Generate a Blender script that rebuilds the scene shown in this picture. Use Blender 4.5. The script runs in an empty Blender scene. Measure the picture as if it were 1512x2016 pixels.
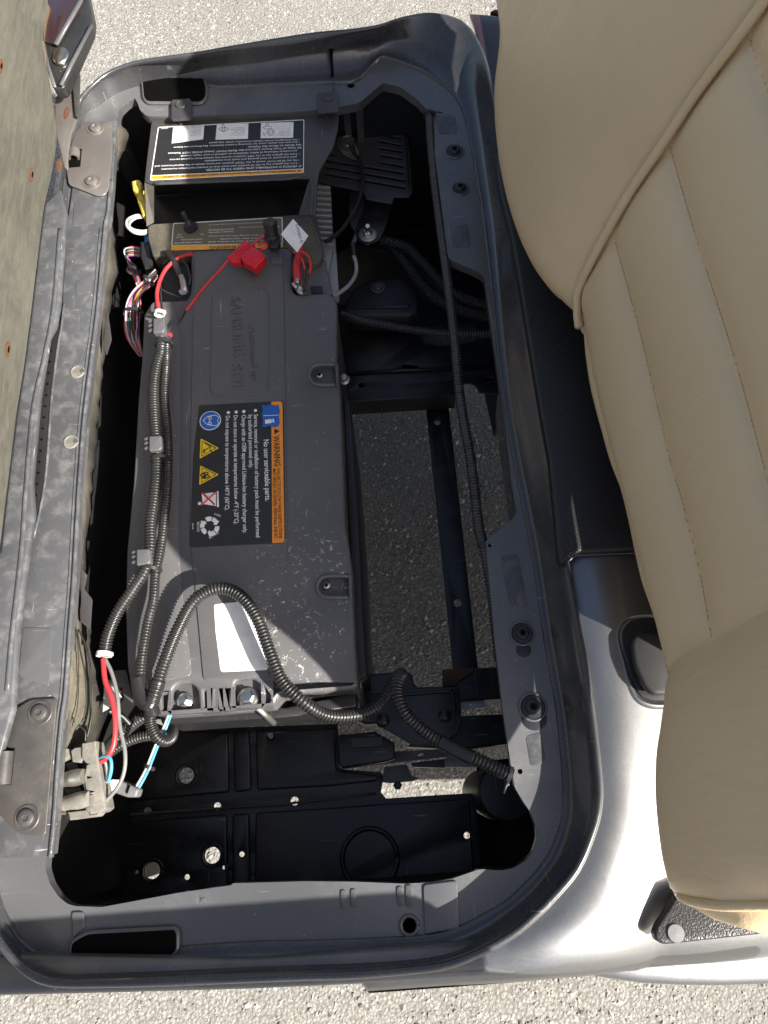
import bpy, bmesh, math, random
from mathutils import Vector, Matrix
from mathutils.geometry import delaunay_2d_cdt
import numpy as np
ORD = ['first', 'second', 'third', 'fourth', 'fifth', 'sixth', 'seventh', 'eighth', 'ninth', 'tenth', 'eleventh', 'twelfth', 'thirteenth', 'fourteenth', 'fifteenth', 'sixteenth']
random.seed(7); rng = np.random.default_rng(7)
sc = bpy.context.scene
R_ = math.radians

# ------------------------------------------------------------------ camera
CAMH = 1.60; FPX = 1456.0; PCX, PCY = 756.0, 1008.0
_yd = Vector((473.0 - PCX, -(-2800.0 - PCY), -FPX)).normalized()
_xd = Vector((_yd.y, -_yd.x, 0)).normalized()
_zd = _xd.cross(_yd)
CROT = Matrix((_xd, _yd, _zd))              # camera -> world
cam = bpy.data.cameras.new('camera'); camo = bpy.data.objects.new('camera', cam)
sc.collection.objects.link(camo); sc.camera = camo
cam.sensor_fit = 'VERTICAL'; cam.sensor_height = 36.0; cam.sensor_width = 36.0
cam.lens = 36.0 * FPX / 2016.0; cam.clip_start = 0.02; cam.clip_end = 500
camo.matrix_world = Matrix.Translation((0, 0, CAMH)) @ CROT.to_4x4()

# ------------------------------------------------------------------ light
SUN_D = Vector((0.82, -0.575, 0)).normalized()      # horizontal direction towards the sun
SUN_EL = R_(38)
world = bpy.data.worlds.new('World'); sc.world = world; world.use_nodes = True
wn = world.node_tree; bg = wn.nodes['Background']; sky = wn.nodes.new('ShaderNodeTexSky')
sky.sky_type = 'NISHITA'; sky.sun_disc = False; sky.sun_elevation = SUN_EL
sky.sun_rotation = math.atan2(SUN_D.x, SUN_D.y); sky.air_density = 1.0; sky.dust_density = 4.0; sky.ozone_density = 0.6
wn.links.new(sky.outputs[0], bg.inputs[0]); bg.inputs[1].default_value = 0.066
sl = bpy.data.lights.new('sun', 'SUN'); sl.energy = 5.0; sl.angle = R_(0.55); sl.color = (1.0, 0.955, 0.88)
so = bpy.data.objects.new('sun', sl); sc.collection.objects.link(so)
sv = Vector((SUN_D.x * math.cos(SUN_EL), SUN_D.y * math.cos(SUN_EL), math.sin(SUN_EL)))
so.rotation_euler = sv.to_track_quat('Z', 'Y').to_euler(); so.location = (3, -3, 4)
sc.view_settings.view_transform = 'Standard'; sc.view_settings.look = 'None'
sc.view_settings.exposure = 1.42; sc.view_settings.gamma = 1.0; sc.view_settings.use_curve_mapping = False

# ------------------------------------------------------------------ helpers
def at(px, py, z):
    d = CROT @ Vector((px - PCX, -(py - PCY), -FPX)); t = (z - CAMH) / d.z
    return Vector((d.x * t, d.y * t, z))
def thing(name, label, cat, loc=(0, 0, 0), group=None):
    o = bpy.data.objects.new(name, None); sc.collection.objects.link(o); o.location = loc
    o.empty_display_size = 0.05; o['label'] = label; o['category'] = cat
    if group: o['group'] = group
    return o
def tag(o, label=None, cat=None, group=None, kind=None):
    if label: o['label'] = label
    if cat: o['category'] = cat
    if group: o['group'] = group
    if kind: o['kind'] = kind
    return o
def wloc(o):
    v = Vector((0, 0, 0))
    while o is not None: v = v + o.location; o = o.parent
    return v
def link_mesh(name, me, mat, parent=None, smooth=False, auto=None):
    n = len(me.vertices); co = np.empty(n * 3); me.vertices.foreach_get('co', co); co = co.reshape(-1, 3)
    c = (co.min(0) + co.max(0)) / 2; co = co - c; me.vertices.foreach_set('co', co.ravel()); me.update()
    me.materials.clear(); me.materials.append(mat)
    if smooth: me.shade_smooth() if hasattr(me, 'shade_smooth') else None
    else: me.shade_flat()
    if auto: me.set_sharp_from_angle(angle=R_(auto))
    o = bpy.data.objects.new(name, me); sc.collection.objects.link(o)
    o.location = Vector(c) - (wloc(parent) if parent else Vector((0, 0, 0)))
    if parent: o.parent = parent
    return o
def mesh(name, V, F, mat, parent=None, smooth=False, auto=None):
    me = bpy.data.meshes.new(name); me.from_pydata([tuple(v) for v in V], [], F); me.validate(); me.update()
    bm = bmesh.new(); bm.from_mesh(me); bmesh.ops.recalc_face_normals(bm, faces=bm.faces); bm.to_mesh(me); bm.free()
    return link_mesh(name, me, mat, parent, smooth, auto)
def cr(P, step=None, n=8, closed=False):
    P = [Vector(p) for p in P]; out = []; N = len(P)
    for i in range(N if closed else N - 1):
        if closed: a, b, c, d = P[i - 1], P[i], P[(i + 1) % N], P[(i + 2) % N]
        else: a, b, c, d = P[max(i - 1, 0)], P[i], P[i + 1], P[min(i + 2, N - 1)]
        for k in range(n):
            t = k / n
            out.append(0.5 * ((2 * b) + (c - a) * t + (2 * a - 5 * b + 4 * c - d) * t * t + (3 * b - a - 3 * c + d) * t ** 3))
    if not closed: out.append(P[-1])
    return out
def resample(P, n):
    L = [0]
    for a, b in zip(P, P[1:]): L.append(L[-1] + (b - a).length)
    T = L[-1]; out = []; j = 0
    for i in range(n + 1):
        s = T * i / n
        while j < len(L) - 2 and L[j + 1] < s: j += 1
        d = L[j + 1] - L[j]; out.append(P[j].lerp(P[j + 1], (s - L[j]) / d if d > 1e-9 else 0))
    return out
def tolist(pts, z): return [at(p[0], p[1], p[2] if len(p) > 2 else z) for p in pts]
def fillet(pts, r, n=5):
    out = []; N = len(pts)
    for i in range(N):
        p = pts[i]; a = pts[i - 1] - p; b = pts[(i + 1) % N] - p
        la, lb = a.length, b.length
        if la < 1e-6 or lb < 1e-6: out.append(p); continue
        a.normalize(); b.normalize(); rr = min(r, la * .45, lb * .45)
        if a.dot(b) < -0.985: out.append(p); continue
        p0 = p + a * rr; p2 = p + b * rr
        for k in range(n + 1):
            t = k / n; out.append(p0 * (1 - t) ** 2 + p * 2 * t * (1 - t) + p2 * t * t)
    return out
def curve_mesh(loops, z, thick, bev, res=2):
    cu = bpy.data.curves.new('tmp', 'CURVE'); cu.dimensions = '2D'; cu.fill_mode = 'BOTH'
    for L in loops:
        s = cu.splines.new('POLY'); s.points.add(len(L) - 1)
        for q, p in zip(s.points, L): q.co = (p.x, p.y, 0, 1)
        s.use_cyclic_u = True
    cu.bevel_depth = bev; cu.bevel_resolution = res; cu.offset = -bev; cu.extrude = max(thick / 2 - bev, 0)
    o = bpy.data.objects.new('tmp', cu); me = bpy.data.meshes.new_from_object(o)
    bpy.data.objects.remove(o); bpy.data.curves.remove(cu)
    bm = bmesh.new(); bm.from_mesh(me); bmesh.ops.remove_doubles(bm, verts=bm.verts, dist=1e-5)
    for v in bm.verts: v.co.z += z - thick / 2
    bmesh.ops.recalc_face_normals(bm, faces=bm.faces); bm.to_mesh(me); bm.free()
    return me
def plate(name, pts, z, thick, mat, parent=None, bev=0.001, r=0, holes=(), smooth=True):
    """sheet or block whose top outline lies at height z; holes are outlines too"""
    L = [tolist(pts, z) if not isinstance(pts[0], Vector) else list(pts)]
    if r: L[0] = fillet(L[0], r)
    for h in holes:
        if isinstance(h[0], Vector): L.append(list(h))
        else: L.append(fillet(tolist(h, z), .003))
    return link_mesh(name, curve_mesh(L, z, thick, bev), mat, parent, smooth, 35)
def circ(c, r, n=24, z=None, sy=1.0):
    return [Vector((c.x + r * math.cos(2 * math.pi * i / n), c.y + r * sy * math.sin(2 * math.pi * i / n), c.z)) for i in range(n)]
def pxcirc(px, py, z, rpx, n=24): 
    c = at(px, py, z); r = (at(px + rpx, py, z) - c).length; return circ(c, r, n)
def box(name, c, s, mat, parent=None, bev=0.001, rz=0, M=None):
    bm = bmesh.new(); bmesh.ops.create_cube(bm, size=1)
    for v in bm.verts: v.co = Vector((v.co.x * s[0], v.co.y * s[1], v.co.z * s[2]))
    if bev: bmesh.ops.bevel(bm, geom=bm.edges[:], offset=bev, segments=2, profile=.5, affect='EDGES')
    Mx = Matrix.Translation(c) @ (M.to_4x4() if M else Matrix.Rotation(rz, 4, 'Z'))
    bmesh.ops.transform(bm, matrix=Mx, verts=bm.verts)
    me = bpy.data.meshes.new(name); bm.to_mesh(me); bm.free()
    return link_mesh(name, me, mat, parent, True, 35)
def lathe(name, prof, c, mat, parent=None, axis=Vector((0, 0, 1)), seg=28, sharp=30, sy=1.0):
    """prof: list of (radius, height) bottom to top"""
    q = Vector((0, 0, 1)).rotation_difference(Vector(axis).normalized()); V = []; F = []
    for r, h in prof:
        for k in range(seg):
            a = 2 * math.pi * k / seg; V.append(Vector(c) + q @ Vector((r * math.cos(a), r * sy * math.sin(a), h)))
    m = len(prof)
    for i in range(m - 1):
        for k in range(seg): F.append((i * seg + k, i * seg + (k + 1) % seg, (i + 1) * seg + (k + 1) % seg, (i + 1) * seg + k))
    if prof[-1][0] > 1e-6: F.append(tuple(range((m - 1) * seg, m * seg)))
    if prof[0][0] > 1e-6: F.append(tuple(reversed(range(seg))))
    return mesh(name, V, F, mat, parent, True, sharp)
def sweep(P, radii, seg=10, flat=1.0, cap=True):
    V = []; F = []; N = len(P)
    t = (P[1] - P[0]).normalized(); up = Vector((0, 0, 1))
    if abs(t.dot(up)) > .9: up = Vector((1, 0, 0))
    n = (up - t * up.dot(t)).normalized()
    for i in range(N):
        t2 = (P[min(i + 1, N - 1)] - P[max(i - 1, 0)])
        if t2.length > 1e-9: t = t2.normalized()
        n = (n - t * n.dot(t)).normalized(); b = t.cross(n); r = radii[i] if hasattr(radii, '__len__') else radii
        for k in range(seg):
            a = 2 * math.pi * k / seg; V.append(P[i] + n * (r * flat * math.cos(a)) + b * (r * math.sin(a)))
    for i in range(N - 1):
        for k in range(seg): F.append((i * seg + k, i * seg + (k + 1) % seg, (i + 1) * seg + (k + 1) % seg, (i + 1) * seg + k))
    if cap: F.append(tuple(reversed(range(seg)))); F.append(tuple(range((N - 1) * seg, N * seg)))
    return V, F
def length(P): return sum((b - a).length for a, b in zip(P, P[1:]))
def tube(name, pts, r, mat, parent=None, seg=10, n=8, z=None, flat=1.0, step=None):
    P = cr(tolist(pts, z) if not isinstance(pts[0], Vector) else pts, n=n)
    V, F = sweep(P, r, seg, flat); return mesh(name, V, F, mat, parent, True, 50)
def conduit(name, pts, r, mat, parent=None, pitch=0.0041, seg=16, depth=.80):
    P = cr(tolist(pts, None) if not isinstance(pts[0], Vector) else pts, n=10)
    n = max(8, int(length(P) / pitch) * 6); P = resample(P, n)
    pat = [1, 1, .97, depth, depth, .97]; rad = [r * pat[i % 6] for i in range(len(P))]
    V, F = sweep(P, rad, seg); o = mesh(name, V, F, mat, parent, True, 60); return o
def lettering_mesh(items, z):
    """items: (text, p0px, p1px, height_px[, bold]) - each line fitted between two photo points on height z"""
    VV = []; FF = []
    for it in items:
        s, p0, p1, h = it[:4]; bold = it[4] if len(it) > 4 else 0.0
        cu = bpy.data.curves.new('t', 'FONT'); cu.body = s; cu.size = 1; cu.resolution_u = 2; cu.offset = bold
        if len(it) > 5: cu.shear = it[5]
        o = bpy.data.objects.new('t', cu); me = bpy.data.meshes.new_from_object(o)
        n = len(me.vertices)
        if n:
            co = np.empty(n * 3); me.vertices.foreach_get('co', co); co = co.reshape(-1, 3)
            x0, x1 = co[:, 0].min(), co[:, 0].max(); a = at(p0[0], p0[1], z); b = at(p1[0], p1[1], z)
            d = (b - a); Ld = d.length; d.normalize(); u = Vector((-d.y, d.x, 0)); hh = h / 1620.0 * (CAMH - z) ** 0 / 0.70
            base = len(VV)
            for c in co:
                VV.append(a + d * ((c[0] - x0) / (x1 - x0) * Ld) + u * (c[1] * hh))
            for pl in me.polygons: FF.append(tuple(base + i for i in pl.vertices))
        bpy.data.objects.remove(o); bpy.data.curves.remove(cu); bpy.data.meshes.remove(me)
    return VV, FF
def lettering(name, items, z, mat, parent, lift=0.0):
    V, F = lettering_mesh(items, z); V = [v + Vector((0, 0, lift)) for v in V]
    me = bpy.data.meshes.new(name); me.from_pydata([tuple(v) for v in V], [], F); me.update()
    return tag(link_mesh(name, me, mat, parent), kind='stuff')
def sheet(name, pts, z, mat, parent=None, r=0, holes=()):
    """thin printed sheet, 0.3 mm"""
    return plate(name, pts, z, .0003, mat, parent, bev=0.00005, r=r, holes=holes, smooth=False)
def cdt(loops, inner=(), outer_sign=None):
    """triangulate between closed loops of Vectors (first = outer)."""
    vs = []; es = []; zz = []
    for L in loops:
        b = len(vs)
        for i, p in enumerate(L):
            vs.append(Vector((p.x, p.y))); zz.append(p.z); es.append((b + i, b + (i + 1) % len(L)))
    for p in inner: vs.append(Vector((p.x, p.y))); zz.append(p.z)
    r = delaunay_2d_cdt(vs, es, [], 0, 1e-7, True)
    V = []
    for i, v in enumerate(r[0]):
        o = r[3][i]; V.append(Vector((v.x, v.y, zz[o[0]] if o else 0)))
    def inside(p, L):
        c = False; j = len(L) - 1
        for i in range(len(L)):
            a, b = L[i], L[j]
            if (a.y > p.y) != (b.y > p.y) and p.x < (b.x - a.x) * (p.y - a.y) / (b.y - a.y) + a.x: c = not c
            j = i
        return c
    F = []
    for f in r[2]:
        c = sum((V[i] for i in f), Vector()) / len(f)
        if inside(c, loops[0]) and not any(inside(c, L) for L in loops[1:]): F.append(tuple(f))
    return V, F
def offs(L, d):
    """offset closed loop outward by d (loop orientation free)"""
    A = sum(a.x * b.y - b.x * a.y for a, b in zip(L, L[1:] + L[:1])); s = 1 if A > 0 else -1; out = []
    for i, p in enumerate(L):
        t = (L[(i + 1) % len(L)] - L[i - 1]); t.z = 0
        t = t.normalized() if t.length > 1e-9 else Vector((1, 0, 0)); out.append(p + Vector((t.y, -t.x, 0)) * d * s)
    return out
def bridge(loops):
    V = []; F = []; N = len(loops[0])
    for L in loops: V += L
    for j in range(len(loops) - 1):
        for i in range(N): F.append((j * N + i, j * N + (i + 1) % N, (j + 1) * N + (i + 1) % N, (j + 1) * N + i))
    return V, F

# ------------------------------------------------------------------ materials
def nodes(name):
    m = bpy.data.materials.new(name); m.use_nodes = True; nt = m.node_tree
    return m, nt, nt.nodes['Principled BSDF']
def N(nt, typ, **kw):
    n = nt.nodes.new(typ)
    for k, v in kw.items():
        if k in n.inputs.keys(): n.inputs[k].default_value = v
        else: setattr(n, k, v)
    return n
def texco(nt, scale=(1, 1, 1), rot=(0, 0, 0)):
    t = nt.nodes.new('ShaderNodeTexCoord'); mp = nt.nodes.new('ShaderNodeMapping')
    mp.inputs['Scale'].default_value = scale; mp.inputs['Rotation'].default_value = rot
    nt.links.new(t.outputs['Object'], mp.inputs[0]); return mp.outputs[0]
def noise(nt, co, scale, detail=4, rough=.55, dist=0):
    n = nt.nodes.new('ShaderNodeTexNoise'); n.inputs['Scale'].default_value = scale; n.inputs['Detail'].default_value = detail
    n.inputs['Roughness'].default_value = rough; n.inputs['Distortion'].default_value = dist
    nt.links.new(co, n.inputs['Vector']); return n.outputs['Fac']
def ramp(nt, fac, lo, hi, c0=0.0, c1=1.0):
    r = nt.nodes.new('ShaderNodeMapRange'); r.inputs[1].default_value = lo; r.inputs[2].default_value = hi
    r.inputs[3].default_value = c0; r.inputs[4].default_value = c1; nt.links.new(fac, r.inputs[0]); return r.outputs[0]
def mixc(nt, fac, a, b):
    m = nt.nodes.new('ShaderNodeMix'); m.data_type = 'RGBA'
    if hasattr(fac, 'links'): nt.links.new(fac, m.inputs[0])
    else: m.inputs[0].default_value = fac
    for s, v in ((m.inputs[6], a), (m.inputs[7], b)):
        if hasattr(v, 'links'): nt.links.new(v, s)
        else: s.default_value = (*v, 1)
    return m.outputs[2]
def math_(nt, op, a, b=None):
    m = nt.nodes.new('ShaderNodeMath'); m.operation = op
    for i, v in enumerate((a, b)):
        if v is None: continue
        if hasattr(v, 'links'): nt.links.new(v, m.inputs[i])
        else: m.inputs[i].default_value = v
    return m.outputs[0]
def bump(nt, h, strength, dist=.001, prev=None):
    b = nt.nodes.new('ShaderNodeBump'); b.inputs['Strength'].default_value = strength; b.inputs['Distance'].default_value = dist
    nt.links.new(h, b.inputs['Height'])
    if prev: nt.links.new(prev, b.inputs['Normal'])
    return b.outputs[0]
def surf(name, col, rough=.45, dust=.3, dustcol=(.30, .28, .24), dscale=9, scratch=.3, grain=.15, grain_s=900, speck=.5, metal=0, coat=0, spec=.5, stain=0, staincol=(.25, .13, .05), seed=0, lo=.48, hi=.78, curl=None):
    m, nt, p = nodes(name); co = texco(nt); base = col
    off = nt.nodes.new('ShaderNodeVectorMath'); off.inputs[1].default_value = (seed * 1.7 + .3, seed * .9, seed * .4); nt.links.new(co, off.inputs[0]); co = off.outputs[0]
    n1 = noise(nt, co, dscale, 7, .62, .4); fine = noise(nt, co, 260, 3, .7)
    var = noise(nt, co, 3.5, 4); base = mixc(nt, ramp(nt, var, .3, .7), tuple(c * .8 for c in col), tuple(min(1, c * 1.22) for c in col))
    d = math_(nt, 'MULTIPLY', ramp(nt, n1, lo, hi), ramp(nt, fine, .3, .75, .35, 1.0)); d = math_(nt, 'MULTIPLY', d, dust)
    out = mixc(nt, d, base, dustcol)
    if scratch:
        for k, (rot, sc_) in enumerate((((0, 0, .5), (420, 14, 30)), ((0, 0, -.9), (16, 380, 30)))):
            c2 = texco(nt, sc_, rot); s = noise(nt, c2, 1, 2, .5, .3)
            gate = ramp(nt, noise(nt, co, 13 + 5 * k, 2), .5, .66)
            sm = math_(nt, 'MULTIPLY', math_(nt, 'MULTIPLY', ramp(nt, s, .69, .74), gate), scratch)
            out = mixc(nt, sm, out, tuple(min(1, c * .6 + .35) for c in dustcol))
    if speck:
        v = nt.nodes.new('ShaderNodeTexVoronoi'); v.inputs['Scale'].default_value = 130; nt.links.new(co, v.inputs['Vector'])
        w = nt.nodes.new('ShaderNodeTexWhiteNoise'); nt.links.new(v.outputs['Position'], w.inputs['Vector'])
        s1 = math_(nt, 'MULTIPLY', ramp(nt, v.outputs['Distance'], .12, .06), ramp(nt, w.outputs['Value'], .93, .95))
        out = mixc(nt, math_(nt, 'MULTIPLY', s1, speck), out, (.55, .54, .5))
    if curl:
        sp = nt.nodes.new('ShaderNodeSeparateXYZ'); t0 = nt.nodes.new('ShaderNodeTexCoord'); nt.links.new(t0.outputs['Object'], sp.inputs[0])
        q = noise(nt, co, 75, 1.5, .5, 1.2); r_ = ramp(nt, math_(nt, 'ABSOLUTE', math_(nt, 'SUBTRACT', q, .5)), .022, .008)
        g = ramp(nt, noise(nt, co, 120, 2, .6), .54, .58); reg = math_(nt, 'MULTIPLY', ramp(nt, sp.outputs['X'], curl[0], curl[1]), ramp(nt, sp.outputs['Y'], curl[2], curl[3]))
        reg = math_(nt, 'MULTIPLY', reg, ramp(nt, noise(nt, co, 14, 2), .38, .5))
        out = mixc(nt, math_(nt, 'MULTIPLY', math_(nt, 'MULTIPLY', r_, g), reg), out, (.50, .49, .47))
    if stain:
        s = noise(nt, co, 22, 5, .6, .8); out = mixc(nt, math_(nt, 'MULTIPLY', ramp(nt, s, .56, .7), stain), out, staincol)
    nt.links.new(out, p.inputs['Base Color'])
    rr = math_(nt, 'ADD', ramp(nt, d, 0, .5, rough, min(1, rough + .3)), ramp(nt, fine, .3, .7, -.04, .04))
    nt.links.new(rr, p.inputs['Roughness'])
    p.inputs['Metallic'].default_value = metal; p.inputs['Coat Weight'].default_value = coat; p.inputs['Coat Roughness'].default_value = .08
    p.inputs['Specular IOR Level'].default_value = spec
    if grain:
        g = noise(nt, co, grain_s, 2, .5); b1 = bump(nt, g, grain, .0004); b2 = bump(nt, n1, .12, .002, b1); nt.links.new(b2, p.inputs['Normal'])
    return m
def plain(name, col, rough=.4, metal=0, coat=0, grain=0, gs=600):
    m, nt, p = nodes(name); co = texco(nt); v = noise(nt, co, 60, 4)
    out = mixc(nt, ramp(nt, v, .3, .7), tuple(c * .88 for c in col), tuple(min(1, c * 1.1) for c in col)); nt.links.new(out, p.inputs['Base Color'])
    p.inputs['Roughness'].default_value = rough; p.inputs['Metallic'].default_value = metal; p.inputs['Coat Weight'].default_value = coat
    if grain: nt.links.new(bump(nt, noise(nt, co, gs, 3), grain, .0005), p.inputs['Normal'])
    return m
M = {}
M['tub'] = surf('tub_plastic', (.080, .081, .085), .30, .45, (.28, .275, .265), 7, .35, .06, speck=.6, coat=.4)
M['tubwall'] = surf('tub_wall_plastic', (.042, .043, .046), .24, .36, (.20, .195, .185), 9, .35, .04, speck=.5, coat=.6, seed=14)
M['rail'] = surf('rail_plastic', (.070, .072, .077), .36, .40, (.42, .41, .39), 48, 1.0, .2, speck=.9, seed=3, lo=.48, hi=.80)
M['battery'] = surf('battery_cover', (.094, .092, .094), .44, .30, (.17, .165, .155), 8, .6, .5, 1100, speck=.9, seed=5, curl=(.0, .05, -.06, -.16))
M['black'] = surf('black_plastic', (.016, .016, .017), .40, .25, (.12, .11, .09), 9, .25, .15, speck=.5, seed=2)
M['coverp'] = surf('cover_plastic', (.045, .043, .045), .45, .35, (.16, .14, .10), 7, .25, .3, speck=.5, seed=8)
M['dustyblack'] = surf('dusty_black_plastic', (.028, .027, .026), .55, .85, (.22, .19, .13), 6, .2, .3, speck=.8, seed=9, lo=.3, hi=.6)
M['steel_black'] = surf('black_painted_steel', (.013, .013, .0135), .33, .40, (.12, .11, .09), 12, .6, .1, speck=.35, stain=.25, staincol=(.12, .08, .04), seed=4)
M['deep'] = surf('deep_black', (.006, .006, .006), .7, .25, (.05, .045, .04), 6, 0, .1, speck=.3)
M['board'] = surf('dusty_fibreboard', (.055, .048, .036), .85, .6, (.24, .21, .15), 16, .5, .9, 400, speck=.9, seed=6, lo=.38, hi=.62)
M['hinge'] = surf('worn_hinge_steel', (.21, .19, .175), .42, .6, (.38, .34, .29), 14, .4, .1, metal=.55, stain=.3, staincol=(.22, .13, .07), speck=.2, seed=7)
M['hinge_dark'] = surf('dark_worn_steel', (.08, .078, .077), .40, .5, (.24, .21, .17), 12, .3, .1, metal=.45, stain=.2, staincol=(.15, .09, .05), speck=.2, seed=12)
M['zinc'] = plain('zinc_steel', (.62, .60, .54), .28, 1)
M['zincdull'] = surf('dull_zinc', (.42, .41, .38), .42, .3, (.3, .27, .2), 30, 0, .1, metal=.9, speck=0)
M['alu'] = surf('heat_sink_aluminium', (.34, .34, .335), .45, .3, (.3, .29, .27), 20, .2, .1, metal=.35, speck=.2)
M['boltblack'] = plain('black_bolt', (.022, .024, .026), .35, .3, 0, .3)
M['recess'] = plain('recess_black', (.003, .003, .003), .8); M['recess'].node_tree.nodes['Principled BSDF'].inputs['Specular IOR Level'].default_value = .05  # painted dark for the inside of holes and slots; water drip uses it too
M['conduit'] = surf('conduit_plastic', (.034, .033, .033), .27, .3, (.16, .15, .14), 25, 0, .05, speck=.2, seed=1)
M['conduit2'] = surf('conduit_plastic_dark', (.020, .0195, .019), .34, .14, (.14, .13, .12), 25, 0, .05, speck=.2, seed=11)  # darker, less dusty conduit plastic
M['tape'] = plain('electrical_tape', (.018, .018, .019), .32, 0, 0, .4, 150)
M['rubber'] = plain('black_rubber', (.02, .02, .021), .42, 0, 0, .2)
M['red'] = plain('red_plastic', (.58, .012, .022), .35, 0, .1)
M['redwire'] = plain('red_wire', (.50, .035, .04), .4)
M['clip'] = surf('grey_clip', (.085, .085, .087), .45, .3, (.2, .2, .2), 20, 0, .1, speck=.3)
M['white'] = plain('white_print', (.74, .74, .72), .5)
M['paper'] = plain('white_paper', (.72, .72, .70), .7)
M['labelblack'] = plain('label_black', (.022, .021, .021), .42)
M['labelgold'] = surf('faded_label', (.11, .095, .065), .5, .5, (.2, .17, .11), 20, 0, .1, speck=.1)
M['orange'] = plain('label_orange', (.80, .27, .025), .4)
M['orange2'] = plain('label_amber', (.72, .33, .03), .42)
M['blue'] = plain('label_blue', (.02, .11, .42), .4)
M['yellow'] = plain('label_yellow', (.80, .55, .02), .4)
M['xred'] = plain('label_red', (.62, .02, .03), .4)
M['printblack'] = plain('print_black', (.015, .013, .012), .5)
M['yellowplug'] = surf('yellow_plug', (.55, .42, .06), .5, .5, (.5, .42, .2), 40, 0, .2, speck=.2)
M['bluep'] = plain('blue_plug', (.02, .14, .38), .4)
M['tie'] = plain('white_tie', (.7, .7, .68), .4)
M['greyplug'] = surf('grey_plug', (.13, .13, .135), .5, .3, (.25, .24, .22), 30, 0, .2, speck=.3)
M['brass_dust'] = surf('dusty_grey_block', (.12, .115, .105), .55, .8, (.30, .275, .22), 35, .3, .9, 500, speck=.4, lo=.3, hi=.65)
M['rust'] = surf('rusty_steel', (.09, .04, .018), .7, .5, (.2, .09, .04), 40, 0, .6, speck=0)
M['hose'] = plain('grey_hose', (.42, .42, .40), .45)
M['maroon'] = surf('dark_maroon_gloss', (.030, .016, .018), .16, .1, (.1, .1, .1), 8, .1, 0, coat=.6, speck=.1)  # dark maroon paints a red reflection on the body; seat arm flange shares it
M['silverpan'] = surf('galvanised_pan', (.5, .5, .5), .45, .3, (.4, .4, .38), 9, .1, .1, metal=.3)

def mk_tan():
    m, nt, p = nodes('tan_vinyl'); co = texco(nt)
    v = noise(nt, co, 6, 3); out = mixc(nt, ramp(nt, v, .3, .7), (.69, .515, .305), (.73, .55, .33))
    nt.links.new(out, p.inputs['Base Color']); p.inputs['Roughness'].default_value = .42; p.inputs['Specular IOR Level'].default_value = .4
    vo = nt.nodes.new('ShaderNodeTexVoronoi'); vo.inputs['Scale'].default_value = 420; vo.feature = 'SMOOTH_F1'; nt.links.new(co, vo.inputs['Vector'])
    b = bump(nt, vo.outputs['Distance'], .22, .0007); b = bump(nt, noise(nt, co, 28, 4, .6), .22, .004, b); b = bump(nt, noise(nt, texco(nt, (1, 3, 1)), 16, 2, .5, .6), .25, .006, b); nt.links.new(b, p.inputs['Normal']); return m
M['tan'] = mk_tan()
M['thread'] = plain('tan_thread', (.66, .52, .34), .6)
def mk_silver():
    m, nt, p = nodes('silver_metallic_paint'); co = texco(nt)
    v = nt.nodes.new('ShaderNodeTexVoronoi'); v.inputs['Scale'].default_value = 900; nt.links.new(co, v.inputs['Vector'])
    w = nt.nodes.new('ShaderNodeTexWhiteNoise'); nt.links.new(v.outputs['Position'], w.inputs['Vector'])
    fl = noise(nt, co, 500, 2, .6)
    out = mixc(nt, ramp(nt, w.outputs['Value'], 0, 1), (.215, .221, .227), (.242, .248, .254)); nt.links.new(out, p.inputs['Base Color'])
    p.inputs['Metallic'].default_value = .92; p.inputs['Coat Weight'].default_value = .6; p.inputs['Coat Roughness'].default_value = .05
    nt.links.new(ramp(nt, w.outputs['Value'], 0, 1, .40, .44), p.inputs['Roughness'])
    return m
M['silver'] = mk_silver()
def mk_trim():
    m, nt, p = nodes('grained_black_trim'); co = texco(nt)
    v = nt.nodes.new('ShaderNodeTexVoronoi'); v.inputs['Scale'].default_value = 520; v.feature = 'F1'; nt.links.new(co, v.inputs['Vector'])
    n2 = noise(nt, co, 300, 3); h = math_(nt, 'ADD', v.outputs['Distance'], n2)
    p.inputs['Base Color'].default_value = (.022, .021, .021, 1); p.inputs['Roughness'].default_value = .42
    nt.links.new(bump(nt, h, .5, .0008), p.inputs['Normal']); return m
M['trim'] = mk_trim()
def mk_ply():
    m, nt, p = nodes('weathered_seat_board'); co = texco(nt, (7, 1.0, 7.0)); c0 = texco(nt)
    a = noise(nt, co, 16, 8, .7, 1.2); b = noise(nt, c0, 5, 5, .6, .5)
    out = mixc(nt, ramp(nt, a, .35, .68), (.050, .047, .037), (.090, .086, .067))
    out = mixc(nt, ramp(nt, b, .45, .8, 0, .4), out, (.16, .152, .125)); out = mixc(nt, ramp(nt, noise(nt, c0, 11, 6, .7, .8), .52, .68, 0, .5), out, (.045, .042, .034)); nt.links.new(out, p.inputs['Base Color']); p.inputs['Roughness'].default_value = .75
    nt.links.new(bump(nt, a, .35, .001), p.inputs['Normal']); return m
M['ply'] = mk_ply()
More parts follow.
